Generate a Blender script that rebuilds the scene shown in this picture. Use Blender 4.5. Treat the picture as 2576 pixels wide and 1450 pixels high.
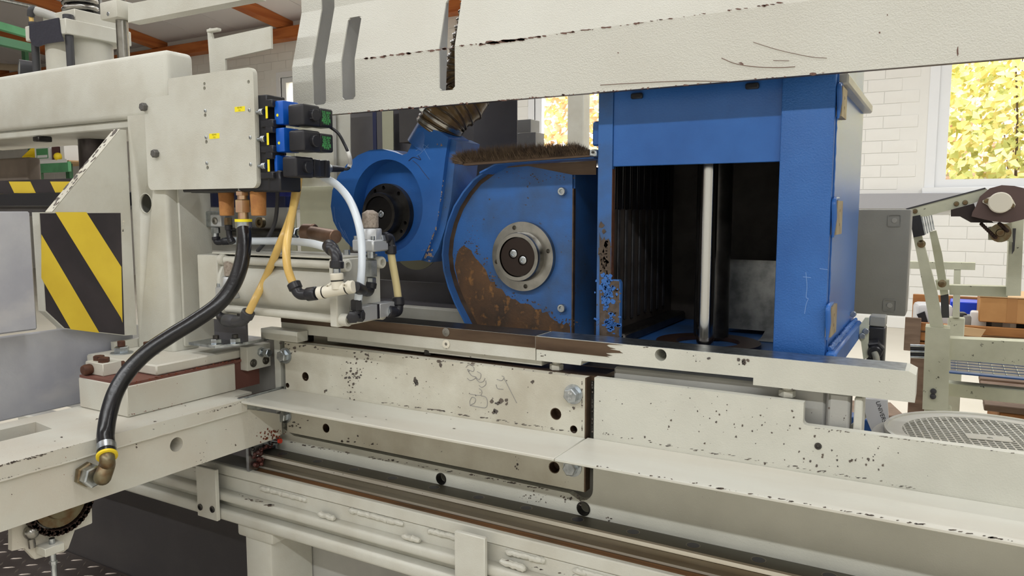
import bpy, bmesh, math, random
from mathutils import Vector, Matrix
from mathutils.geometry import tessellate_polygon

# ------------------------------------------------------------------ scene
for o in list(bpy.data.objects):
    bpy.data.objects.remove(o)
scn = bpy.context.scene
COL = scn.collection
R = random.Random(7)

# ------------------------------------------------------------------ camera
FPX, CX, CY = 1905.0, 1288.0, 725.0            # focal length and centre in pixels of 2576x1450
YAW, PIT = math.radians(29.9), math.radians(5.93)
CAM = Vector((0, 0, 1.40))
FW = Vector((-math.sin(YAW)*math.cos(PIT), math.cos(YAW)*math.cos(PIT), -math.sin(PIT)))
RT = Vector((math.cos(YAW), math.sin(YAW), 0))
UP = RT.cross(FW)
cd = bpy.data.cameras.new('camera')
cam = bpy.data.objects.new('camera', cd)
COL.objects.link(cam)
cd.sensor_width = 36.0
cd.lens = 36.0*FPX/2576.0
cd.clip_start, cd.clip_end = 0.05, 200
cam.matrix_world = Matrix.Translation(CAM) @ Matrix((RT, UP, -FW)).transposed().to_4x4()
scn.camera = cam

# ------------------------------------------------------------------ world, exposure
w = bpy.data.worlds.new('overcast_sky'); scn.world = w
w.use_nodes = True
bg = w.node_tree.nodes['Background']
bg.inputs['Color'].default_value = (0.93, 0.97, 1.0, 1)
bg.inputs['Strength'].default_value = 6.5
vs = scn.view_settings
vs.view_transform = 'Standard'; vs.look = 'None'
vs.gamma = 1.0; vs.use_curve_mapping = False
vs.exposure = 0.0

# hall luminaires: (x, y, length); one long row behind the viewer and rows behind the machine; the row over it is added to lift the hood contrast
LAMP_Z = 4.30
LAMPS = [(-4.6, 0.7, 3.0), (-1.0, 0.7, 3.0), (2.6, 0.7, 3.0), (-5.2, -2.6, 3.0), (-1.9, -2.6, 3.0), (1.4, -2.6, 3.0), (4.6, -2.6, 3.0),
         (-9.0, 3.6, 3.0), (-5.0, 3.6, 3.0), (-1.0, 3.6, 3.0), (3.0, 3.6, 3.0),
         (-5.6, 6.4, 3.0), (-1.6, 6.4, 3.0), (2.4, 6.4, 3.0)]
LAMP_W = {-2.6: 82.0, 0.7: 30.0, 3.6: 38.0, 6.4: 84.0}
for li, (lx, ly, ll) in enumerate(LAMPS):
    lname = 'ceiling_tube_%d_offscreen' % (li+1)
    ld = bpy.data.lights.new(lname, 'AREA')
    ld.shape = 'RECTANGLE'; ld.size = ll; ld.size_y = 0.14
    ld.energy = LAMP_W[ly]; ld.color = (0.97, 0.99, 1.0)
    lo = bpy.data.objects.new(lname, ld)
    lo.location = (lx, ly, LAMP_Z-0.012)
    COL.objects.link(lo)

# ------------------------------------------------------------------ pixel helpers (photo pixel + one known coordinate -> point)
def ray(x, y):
    return FW + RT*((x-CX)/FPX) - UP*((y-CY)/FPX)
def PX(X, x, y):
    d = ray(x, y); return CAM + d*((X-CAM.x)/d.x)
def PY(Y, x, y):
    d = ray(x, y); return CAM + d*((Y-CAM.y)/d.y)
def PZ(Z, x, y):
    d = ray(x, y); return CAM + d*((Z-CAM.z)/d.z)
def PD(D, x, y):
    return CAM + ray(x, y)*D
def dep(p):
    return (Vector(p)-CAM).dot(FW)
def V(*a):
    return Vector(a)

# ------------------------------------------------------------------ materials
def s2l(c):
    return tuple((v/255/12.92 if v/255 <= 0.04045 else ((v/255+0.055)/1.055)**2.4) for v in c) + (1,)
MATS = {}
def mat(name, col, rough=0.5, metal=0.0, var=None, vs_=6.0, bump=0.0, bs=300.0, chips=None, stretch=None,
        trans=0.0, emit=None, spec=0.5, vlo=0.4, vhi=0.65, ior=1.45, coat=0.0, streak=None):
    m = bpy.data.materials.new(name); m.use_nodes = True
    nt = m.node_tree; N, L = nt.nodes, nt.links
    b = N['Principled BSDF']
    b.inputs['Base Color'].default_value = s2l(col)
    b.inputs['Roughness'].default_value = rough
    b.inputs['Metallic'].default_value = metal
    b.inputs['Specular IOR Level'].default_value = spec
    b.inputs['IOR'].default_value = ior
    b.inputs['Transmission Weight'].default_value = trans
    b.inputs['Coat Weight'].default_value = coat
    tc = N.new('ShaderNodeTexCoord')
    src = tc.outputs['Object']
    if stretch:
        mp = N.new('ShaderNodeMapping'); mp.inputs['Scale'].default_value = stretch
        L.new(src, mp.inputs['Vector']); src2 = mp.outputs['Vector']
    else:
        src2 = src
    colout = None
    def noise(scale, detail, vec, rough_=0.55):
        n = N.new('ShaderNodeTexNoise'); n.inputs['Scale'].default_value = scale
        n.inputs['Detail'].default_value = detail; n.inputs['Roughness'].default_value = rough_
        L.new(vec, n.inputs['Vector']); return n.outputs['Fac']
    def ramp(fac, lo, hi):
        r = N.new('ShaderNodeMapRange'); r.inputs['From Min'].default_value = lo
        r.inputs['From Max'].default_value = hi; L.new(fac, r.inputs['Value']); return r.outputs['Result']
    def mix(fac, a, c):
        x = N.new('ShaderNodeMix'); x.data_type = 'RGBA'
        L.new(fac, x.inputs['Factor'])
        if isinstance(a, tuple): x.inputs['A'].default_value = a
        else: L.new(a, x.inputs['A'])
        x.inputs['B'].default_value = c
        return x.outputs['Result']
    base = s2l(col)
    cur = base
    if var:
        cur = mix(ramp(noise(vs_, 5.0, src2), vlo, vhi), cur, s2l(var))
    if streak:
        sc, sv, amt = streak
        mp = N.new('ShaderNodeMapping'); mp.inputs['Scale'].default_value = sv
        L.new(src, mp.inputs['Vector'])
        cur = mix(ramp(noise(6.0, 4.0, mp.outputs['Vector']), 0.55, 0.55+amt), cur, s2l(sc))
    if chips:
        cc, csc, cth, msc, mth = chips
        f1 = ramp(noise(csc, 4.0, src), cth, cth+0.012)
        f2 = ramp(noise(msc, 2.0, src), mth, mth+0.05)
        mu = N.new('ShaderNodeMath'); mu.operation = 'MULTIPLY'
        L.new(f1, mu.inputs[0]); L.new(f2, mu.inputs[1])
        cur = mix(mu.outputs[0], cur, s2l(cc))
    if not isinstance(cur, tuple):
        L.new(cur, b.inputs['Base Color'])
    if bump:
        bn = N.new('ShaderNodeBump'); bn.inputs['Strength'].default_value = bump
        bn.inputs['Distance'].default_value = 0.002
        L.new(noise(bs, 3.0, src2), bn.inputs['Height']); L.new(bn.outputs['Normal'], b.inputs['Normal'])
    if emit:
        b.inputs['Emission Color'].default_value = s2l(emit[0]); b.inputs['Emission Strength'].default_value = emit[1]
    MATS[name] = m
    return m

CHIP = (98, 92, 86)
paint   = mat('cream_machine_paint', (207, 206, 196), 0.42, var=(197, 194, 182), vs_=9, bump=0.22, bs=420)
paint_c = mat('chipped_cream_paint', (208, 205, 191), 0.45, var=(186, 180, 164), vs_=7, bump=0.2, bs=300,
              chips=(CHIP, 150, 0.70, 12, 0.53))
paint_s = mat('speckled_cream_paint', (207, 206, 195), 0.45, var=(196, 195, 184), vs_=6, bump=0.2, bs=420,
              chips=(CHIP, 230, 0.725, 11, 0.54))
paint_r = mat('rust_spotted_cream_paint', (208, 206, 195), 0.48, var=(204, 198, 185), vs_=8, bump=0.2, bs=260,
              chips=((140, 84, 60), 170, 0.70, 14, 0.56))
paint_h = mat('textured_hood_paint', (209, 208, 199), 0.36, var=(203, 201, 191), vs_=3, bump=0.55, bs=420, spec=0.6)
paint_y = mat('light_shelf_paint', (207, 206, 196), 0.42, var=(200, 196, 184), vs_=8, stretch=(0.25, 1, 1), bump=0.1, bs=300)
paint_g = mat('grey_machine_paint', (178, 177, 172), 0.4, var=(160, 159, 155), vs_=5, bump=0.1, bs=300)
paint_o = mat('olive_cream_paint', (188, 187, 162), 0.45, var=(172, 170, 146), vs_=4, bump=0.15, bs=300)
paint_w = mat('worn_green_cream_paint', (202, 203, 182), 0.5, var=(184, 185, 164), vs_=7, bump=0.15, bs=300,
              chips=((78, 76, 66), 60, 0.66, 7, 0.5))
chipm   = mat('bare_chip', (84, 79, 76), 0.6, var=(104, 92, 82), vs_=60)
rustm   = mat('rust_streak', (128, 62, 38), 0.7, var=(92, 50, 36), vs_=80)
blue    = mat('blue_hammer_paint', (52, 106, 178), 0.36, var=(44, 94, 164), vs_=7, bump=0.6, bs=330)
blue_s  = mat('smooth_blue_paint', (50, 104, 178), 0.3, var=(42, 92, 162), vs_=6, bump=0.12, bs=300)
blue_w  = mat('worn_blue_paint', (54, 104, 172), 0.4, var=(60, 88, 128), vs_=9, bump=0.15, bs=300,
              chips=((70, 62, 56), 110, 0.67, 8, 0.5))
blue_v  = mat('valve_blue_plastic', (16, 88, 188), 0.33, bump=0.05, bs=400)
navy    = mat('navy_block', (30, 38, 78), 0.45)
steel   = mat('turned_steel', (158, 156, 151), 0.25, 1.0, var=(132, 130, 125), vs_=30)
chrome  = mat('ground_chrome', (196, 196, 194), 0.14, 1.0)
zinc    = mat('zinc_plated_steel', (196, 202, 206), 0.3, 1.0, var=(160, 165, 170), vs_=60)
dsteel  = mat('blackened_steel', (84, 82, 80), 0.32, 0.85, var=(64, 62, 60), vs_=25)
railm   = mat('linear_rail_steel', (140, 134, 120), 0.34, 0.75, var=(108, 94, 74), vs_=9, stretch=(0.12, 1, 1))
railt   = mat('linear_rail_top', (104, 102, 94), 0.42, 0.9, var=(86, 80, 68), vs_=8, stretch=(0.2, 1, 1))
railb   = mat('bright_rail_groove', (222, 219, 210), 0.28, 0.6, var=(170, 160, 140), vs_=7, stretch=(0.12, 1, 1))
rustled = mat('rusty_ledge', (138, 100, 66), 0.5, 0.4, var=(88, 74, 58), vs_=10, stretch=(0.2, 1, 1))
brass   = mat('yellow_passivated_steel', (200, 186, 140), 0.32, 0.9, var=(196, 160, 140), vs_=20)
oxid    = mat('oxidised_fitting', (128, 120, 96), 0.42, 0.8, var=(112, 88, 62), vs_=50)
brownst = mat('worn_brown_steel', (104, 86, 70), 0.42, 0.55, var=(76, 60, 48), vs_=12, stretch=(0.35, 1, 2), bump=0.06, bs=200)
browno  = mat('red_brown_primer', (120, 78, 68), 0.6, var=(104, 66, 58), vs_=12, bump=0.1)
rustbolt= mat('rusty_bolt', (96, 62, 46), 0.65, 0.2, var=(74, 48, 38), vs_=80, bump=0.2, bs=300)
rubber  = mat('black_rubber', (14, 14, 18), 0.25, spec=0.6, bump=0.12, bs=160)
plastb  = mat('black_plastic', (38, 38, 43), 0.34, bump=0.05, bs=300)
plastg  = mat('dark_grey_plastic', (62, 62, 66), 0.45)
inner_dark  = mat('dark_inner_steel', (66, 60, 56), 0.65, var=(48, 42, 38), vs_=14, bump=0.15, bs=120)  # dark mottled brown-grey for the cabinet's inner walls, back and roof
tubey   = mat('aged_yellow_tube', (226, 190, 112), 0.28, var=(214, 176, 100), vs_=20, spec=0.6)
tubew   = mat('milky_white_tube', (222, 230, 238), 0.28, spec=0.6)
tubel   = mat('aged_cream_tube', (216, 200, 150), 0.3, spec=0.6)
yellow  = mat('yellow_plastic', (236, 206, 40), 0.4)
yellowl = mat('yellow_label', (250, 232, 40), 0.55)
hazy    = mat('hazard_yellow_tape', (236, 206, 66), 0.42, var=(226, 194, 60), vs_=10, bump=0.05, bs=60)
hazb    = mat('hazard_black_tape', (50, 46, 50), 0.42, var=(60, 54, 58), vs_=14, bump=0.05, bs=60)
alum    = mat('milled_aluminium', (196, 197, 203), 0.45, 0.2, var=(176, 177, 187), vs_=7, bump=0.12, bs=170,
              streak=((204, 202, 204), (2, 1, 2), 0.2))
alublk  = mat('aluminium_valve_block', (196, 198, 200), 0.4, 0.5)
sinter  = mat('sintered_silencer', (172, 160, 148), 0.75, 0.2, var=(140, 128, 116), vs_=220, bump=0.5, bs=500)
cork    = mat('sintered_bronze', (190, 134, 78), 0.75, 0.1, var=(164, 110, 64), vs_=40, bump=0.35, bs=400)
ivory   = mat('ivory_plastic', (222, 216, 200), 0.42)
copper  = mat('bronze_fitting', (122, 94, 74), 0.4, 0.75, var=(150, 122, 104), vs_=24)
green_t = mat('green_print', (92, 190, 110), 0.6)
black_t = mat('black_print', (32, 30, 30), 0.6)
white_t = mat('white_print', (200, 204, 220), 0.6)
pencil  = mat('pencil_mark', (140, 138, 136), 0.6)
hosem   = mat('amber_spiral_hose', (122, 96, 56), 0.22, var=(86, 66, 40), vs_=18, trans=0.15, spec=0.6)
hosed   = mat('hose_spiral_rib', (70, 56, 38), 0.3, spec=0.6)
bristle = mat('brown_bristles', (104, 86, 68), 0.8, var=(70, 56, 44), vs_=60)
sheetd  = mat('dark_sheet_metal', (104, 102, 106), 0.42, 0.35, var=(88, 86, 90), vs_=4, bump=0.05)
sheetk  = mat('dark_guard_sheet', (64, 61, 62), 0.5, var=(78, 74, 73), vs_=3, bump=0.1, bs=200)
galv    = mat('galvanised_sheet', (150, 152, 152), 0.35, 0.45, var=(112, 114, 116), vs_=30)
chequer = mat('chequer_plate', (92, 84, 80), 0.42, 0.4, var=(74, 66, 62), vs_=6, bump=0.1, bs=120)
cheqr   = mat('worn_chequer_rib', (158, 148, 138), 0.38, 0.6)
wallm   = mat('white_painted_brick', (240, 239, 234), 0.7, var=(234, 232, 226), vs_=1.5, bump=0.12, bs=60)
jointm  = mat('white_painted_joint', (238, 237, 232), 0.8)
ceilm   = mat('white_ceiling_panel', (232, 228, 229), 0.75)
timber  = mat('glulam_timber', (196, 118, 62), 0.55, var=(168, 92, 44), vs_=3, stretch=(0.6, 0.15, 4), bump=0.1, bs=20)
floorm  = mat('beige_epoxy_floor', (214, 207, 192), 0.35, var=(205, 198, 182), vs_=1.2)
framem  = mat('white_window_frame', (238, 240, 242), 0.35)
gband   = mat('grey_sill_band', (168, 168, 172), 0.6)
glass   = mat('window_glass', (255, 255, 255), 0.0, trans=1.0, ior=1.01, spec=0.5)
rackg   = mat('green_rack_steel', (92, 158, 112), 0.45, var=(80, 140, 98), vs_=4)
rackd   = mat('dark_green_rack_steel', (62, 112, 78), 0.45)
cardb   = mat('cardboard', (190, 142, 90), 0.8, var=(178, 130, 80), vs_=8)
cardl   = mat('light_cardboard', (206, 172, 130), 0.8)
wood    = mat('crate_wood', (168, 116, 66), 0.7, var=(146, 96, 52), vs_=6, stretch=(1, 1, 5))
woodd   = mat('weathered_pallet_wood', (128, 108, 92), 0.8, var=(104, 86, 72), vs_=6, stretch=(1, 1, 5))
bluetray= mat('blue_steel_tray', (46, 84, 142), 0.4)
bluebin = mat('bright_blue_plastic', (30, 70, 214), 0.35)
boxg    = mat('grey_enclosure', (150, 150, 146), 0.5, var=(138, 138, 134), vs_=5, bump=0.12, bs=300)
chainm  = mat('oily_chain', (66, 50, 44), 0.4, 0.6, var=(46, 34, 30), vs_=60)
browng  = mat('brown_guard_plate', (96, 76, 72), 0.5, var=(84, 66, 62), vs_=6)
whitep  = mat('white_plastic', (232, 232, 230), 0.4)
bagm    = mat('clear_plastic_bag', (226, 226, 228), 0.25, trans=0.25)
redp    = mat('red_plastic', (196, 60, 40), 0.5)
grease  = mat('old_grease', (92, 52, 46), 0.3, 0.1, var=(60, 34, 32), vs_=50, bump=0.5, bs=120)
brownpad= mat('brown_clamp_pad', (128, 116, 104), 0.7, var=(112, 100, 90), vs_=10)
leaf_y  = mat('yellow_leaves', (232, 220, 146), 0.6)
leaf_o  = mat('orange_leaves', (232, 200, 172), 0.6)
leaf_g  = mat('green_leaves', (200, 204, 132), 0.6)
leaf_b  = mat('brown_leaves', (214, 178, 160), 0.6)
bark    = mat('bark', (96, 80, 68), 0.8)
soil    = mat('autumn_ground', (176, 150, 124), 0.9, var=(110, 120, 70), vs_=1.0)

# ------------------------------------------------------------------ mesh builder
class MB:
    def __init__(s): s.v = []; s.f = []
    def add(s, v, f):
        n = len(s.v); s.v += [Vector(p) for p in v]; s.f += [tuple(i+n for i in q) for q in f]; return s
    def bm(s, b):
        b.verts.index_update()
        s.add([v.co.copy() for v in b.verts], [[v.index for v in f.verts] for f in b.faces]); b.free(); return s
    def box(s, x0, x1, y0, y1, z0, z1, bv=0.0, seg=1, rz=0.0, piv=None, mtx=None):
        b = bmesh.new(); bmesh.ops.create_cube(b, size=1)
        sx, sy, sz = abs(x1-x0), abs(y1-y0), abs(z1-z0)
        for v in b.verts: v.co = Vector((v.co.x*sx, v.co.y*sy, v.co.z*sz))
        if bv:
            bv = min(bv, 0.45*min(sx, sy, sz))
            bmesh.ops.bevel(b, geom=list(b.edges), offset=bv, segments=seg, affect='EDGES', profile=0.5)
        c = Vector(((x0+x1)/2, (y0+y1)/2, (z0+z1)/2))
        M = mtx if mtx else Matrix.Rotation(rz, 4, 'Z')
        for v in b.verts: v.co = c + (M @ v.co)
        return s.bm(b)
    def prism(s, poly, ax, a, c, holes=()):
        # poly in the two other axes (X: (y,z)  Y: (x,z)  Z: (x,y)), extruded along ax from a to c
        loops = [list(poly)] + [list(h) for h in holes]
        def p3(q, t):
            return {'X': Vector((t, q[0], q[1])), 'Y': Vector((q[0], t, q[1])), 'Z': Vector((q[0], q[1], t))}[ax]
        tris = tessellate_polygon([[Vector((q[0], q[1], 0)) for q in l] for l in loops])
        flat = [q for l in loops for q in l]; n = len(flat)
        v = [p3(q, a) for q in flat] + [p3(q, c) for q in flat]
        f = [tuple(t) for t in tris] + [tuple(i+n for i in reversed(t)) for t in tris]
        k = 0
        for l in loops:
            m = len(l)
            for i in range(m):
                j = (i+1) % m
                f.append((k+i, k+j, k+n+j, k+n+i))
            k += m
        return s.add(v, f)
    def ring(s, c, d, r, n, ph=0.0):
        d = Vector(d).normalized()
        u = d.cross(Vector((0, 0, 1)));
        if u.length < 1e-4: u = Vector((1, 0, 0))
        u.normalize(); w_ = d.cross(u)
        return [Vector(c) + (u*math.cos(2*math.pi*i/n+ph) + w_*math.sin(2*math.pi*i/n+ph))*r for i in range(n)]
    def lathe(s, prof, p, d, n=24, ph=0.0):
        # prof: list of (t, r) along d from p
        d = Vector(d).normalized(); p = Vector(p)
        rings = [s.ring(p+d*t, d, max(r, 1e-5), n, ph) for t, r in prof]
        v = [q for rg in rings for q in rg]; f = []
        for k in range(len(prof)-1):
            for i in range(n):
                j = (i+1) % n
                f.append((k*n+i, k*n+j, (k+1)*n+j, (k+1)*n+i))
        f.append(tuple(reversed(range(n)))); f.append(tuple((len(prof)-1)*n+i for i in range(n)))
        return s.add(v, f)
    def cyl(s, p0, p1, r0, r1=None, n=20, ch=0.0, ph=0.0):
        p0, p1 = Vector(p0), Vector(p1); L_ = (p1-p0).length; r1 = r0 if r1 is None else r1
        pr = [(0, r0), (L_, r1)]
        if ch: pr = [(0, r0-ch), (ch, r0), (L_-ch, r1), (L_, r1-ch)]
        return s.lathe(pr, p0, p1-p0, n, ph)
    def hexa(s, p, d, af, h, ph=0.0):
        r = af/2/math.cos(math.pi/6); c = min(af*0.06, h*0.3)
        return s.lathe([(0, r-c*0.3), (c*0.5, r), (h-c, r), (h, r-c*1.3)], p, d, 6, ph)
    def tube(s, pts, r, n=12, sub=8, raw=False):
        P = [Vector(p) for p in pts]
        rr = list(r) if isinstance(r, (list, tuple)) else [r]*len(P)
        if not raw and len(P) > 2:
            Q = []; QR = []
            E = [P[0]*2-P[1]] + P + [P[-1]*2-P[-2]]
            for i in range(1, len(E)-2):
                for k in range(sub):
                    t = k/sub; a, b_, c, d_ = E[i-1], E[i], E[i+1], E[i+2]
                    Q.append(0.5*((2*b_)+(c-a)*t+(2*a-5*b_+4*c-d_)*t*t+(3*b_-a-3*c+d_)*t**3))
                    QR.append(rr[i-1]*(1-t)+rr[i]*t)
            Q.append(P[-1]); QR.append(rr[-1]); P, rr = Q, QR
        m = len(P)
        T = [(P[min(i+1, m-1)]-P[max(i-1, 0)]).normalized() for i in range(m)]
        u = T[0].orthogonal().normalized(); v = []
        for i in range(m):
            u = (u - T[i]*u.dot(T[i])).normalized(); w_ = T[i].cross(u)
            v += [P[i]+(u*math.cos(2*math.pi*k/n)+w_*math.sin(2*math.pi*k/n))*rr[i] for k in range(n)]
        f = []
        for i in range(m-1):
            for k in range(n):
                j = (k+1) % n
                f.append((i*n+k, i*n+j, (i+1)*n+j, (i+1)*n+k))
        f.append(tuple(reversed(range(n)))); f.append(tuple((m-1)*n+k for k in range(n)))
        return s.add(v, f)
    def ball(s, c, r, n=14, sc=(1, 1, 1)):
        b = bmesh.new(); bmesh.ops.create_uvsphere(b, u_segments=n, v_segments=max(6, n//2+2), radius=r)
        for v in b.verts: v.co = Vector((v.co.x*sc[0], v.co.y*sc[1], v.co.z*sc[2])) + Vector(c)
        return s.bm(b)

WLOC = {}
def obj(name, mb, m, parent=None, label=None, kind=None, smooth=True, ang=38):
    me = bpy.data.meshes.new(name)
    lo = Vector((min(p.x for p in mb.v), min(p.y for p in mb.v), min(p.z for p in mb.v)))
    hi = Vector((max(p.x for p in mb.v), max(p.y for p in mb.v), max(p.z for p in mb.v)))
    c = (lo+hi)/2
    if parent is None: c.z = lo.z
    me.from_pydata([p-c for p in mb.v], [], mb.f)
    b = bmesh.new(); b.from_mesh(me); bmesh.ops.recalc_face_normals(b, faces=b.faces); b.to_mesh(me); b.free()
    if smooth:
        for p in me.polygons: p.use_smooth = True
        me.set_sharp_from_angle(angle=math.radians(ang))
    me.materials.append(m)
    o = bpy.data.objects.new(name, me); COL.objects.link(o)
    WLOC[o.name] = c
    if parent is not None:
        o.parent = parent; o.location = c - WLOC[parent.name]
    else:
        o.location = c
    if label: o['label'] = label
    if kind: o['kind'] = kind
    return o
def thing(name, label, cat, loc, group=None):
    o = bpy.data.objects.new(name, None); COL.objects.link(o)
    o.empty_display_size = 0.05
    o.location = loc; WLOC[o.name] = Vector(loc)
    o['label'] = label; o['category'] = cat
    if group: o['group'] = group
    return o
def tag(o, label, cat, group=None):
    o['label'] = label; o['category'] = cat
    if group: o['group'] = group
    return o
def struct(o):
    o['kind'] = 'structure'; return o
def circ(cx, cy, r, n=20):
    return [(cx+r*math.cos(2*math.pi*i/n), cy+r*math.sin(2*math.pi*i/n)) for i in range(n)]
def rrect(x0, x1, y0, y1, r, n=5):
    q = []
    for cx, cy, a in ((x1-r, y1-r, 0), (x0+r, y1-r, 90), (x0+r, y0+r, 180), (x1-r, y0+r, 270)):
        for k in range(n+1):
            t = math.radians(a+90*k/n); q.append((cx+r*math.cos(t), cy+r*math.sin(t)))
    return q
def xz(p): return (p.x, p.z)
def yz(p): return (p.y, p.z)
def xy(p): return (p.x, p.y)

def text(name, body, size, origin, right, up, m, parent, off=0.0004):
    cu = bpy.data.curves.new('t', 'FONT'); cu.body = body; cu.size = size; cu.align_x = 'CENTER'; cu.align_y = 'CENTER'
    to = bpy.data.objects.new('t', cu); COL.objects.link(to)
    dg = bpy.context.evaluated_depsgraph_get()
    me = bpy.data.meshes.new_from_object(to.evaluated_get(dg))
    right, up = Vector(right).normalized(), Vector(up).normalized(); nrm = right.cross(up)
    mb = MB()
    mb.add([Vector(origin)+right*v.co.x+up*v.co.y+nrm*off for v in me.vertices], [tuple(p.vertices) for p in me.polygons])
    bpy.data.objects.remove(to); bpy.data.curves.remove(cu); bpy.data.meshes.remove(me)
    # give the print a hair of thickness
    n = len(mb.v); mb.v += [p - nrm*(off*0.9) for p in mb.v]
    return obj(name, mb, m, parent, smooth=False) if mb.f else None

def chips(parent, plane, blobs, m=chipm, name='paint_chip', seed=1, t=0.0005, out=None):
    # blobs: (px, py, width px, height px, count, spread) jagged flakes lying on one plane ('X'|'Y'|'Z', value, outward sign)
    rr = random.Random(seed); ax, val, sg = plane
    fn = {'X': PX, 'Y': PY, 'Z': PZ}[ax]; mb = MB()
    for (x, y, bw, bh, cnt, spx, spy) in blobs:
        for k in range(cnt):
            cx, cy = x+rr.gauss(0, 1)*spx, y+rr.gauss(0, 1)*spy
            sc = rr.uniform(0.2, 1.0)**1.3*1.1
            n = rr.randint(6, 10); ring = []
            for i in range(n):
                a = 2*math.pi*i/n; q = rr.uniform(0.5, 1.15)
                ring.append(fn(val+sg*t, cx+math.cos(a)*bw*sc*q/2, cy+math.sin(a)*bh*sc*q/2))
            c = fn(val+sg*t, cx, cy)
            nn = len(mb.v)
            mb.v += [c] + ring
            mb.f += [(nn, nn+1+i, nn+1+(i+1) % n) for i in range(n)]
    return obj(name, mb, m, parent, kind='stuff', smooth=False)
def chip_line(x0, y0, x1, y1, n, bw, bh, jit=1.5, seed=1):
    rr = random.Random(seed); out = []
    for k in range(n):
        t = rr.random()
        out.append((x0+(x1-x0)*t, y0+(y1-y0)*t+rr.uniform(-jit, jit), bw*rr.uniform(.4, 1.3), bh*rr.uniform(.5, 1.2), 1, 0, 0))
    return out
def hexbolt(parent, p, d, af, m, name='hex_bolt', washer=True, h=None, ph=0.2, wm=None):
    mb = MB(); h = h or af*0.62; d = Vector(d).normalized(); p = Vector(p)
    if washer: mb.cyl(p, p+d*af*0.12, af*0.78, n=22)
    mb.hexa(p+d*(af*0.12 if washer else 0), d, af, h, ph)
    return obj(name, mb, m, parent)
def capscrew(parent, p, d, r, m, name='socket_screw', h=None, washer=False):
    d = Vector(d).normalized(); p = Vector(p); h = h or r*1.6; mb = MB()
    if washer: mb.cyl(p, p+d*0.002, r*1.45, n=22)
    mb.lathe([(0, r), (h*0.9, r), (h, r*0.9), (h, r*0.55), (h*0.5, r*0.5)], p, d, 18)
    o = obj(name, mb, m, parent)
    k = MB(); k.lathe([(h*0.45, r*0.5), (h*0.52, r*0.5)], p, d, 6); obj('hex_socket', k, m, o)
    return o
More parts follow.
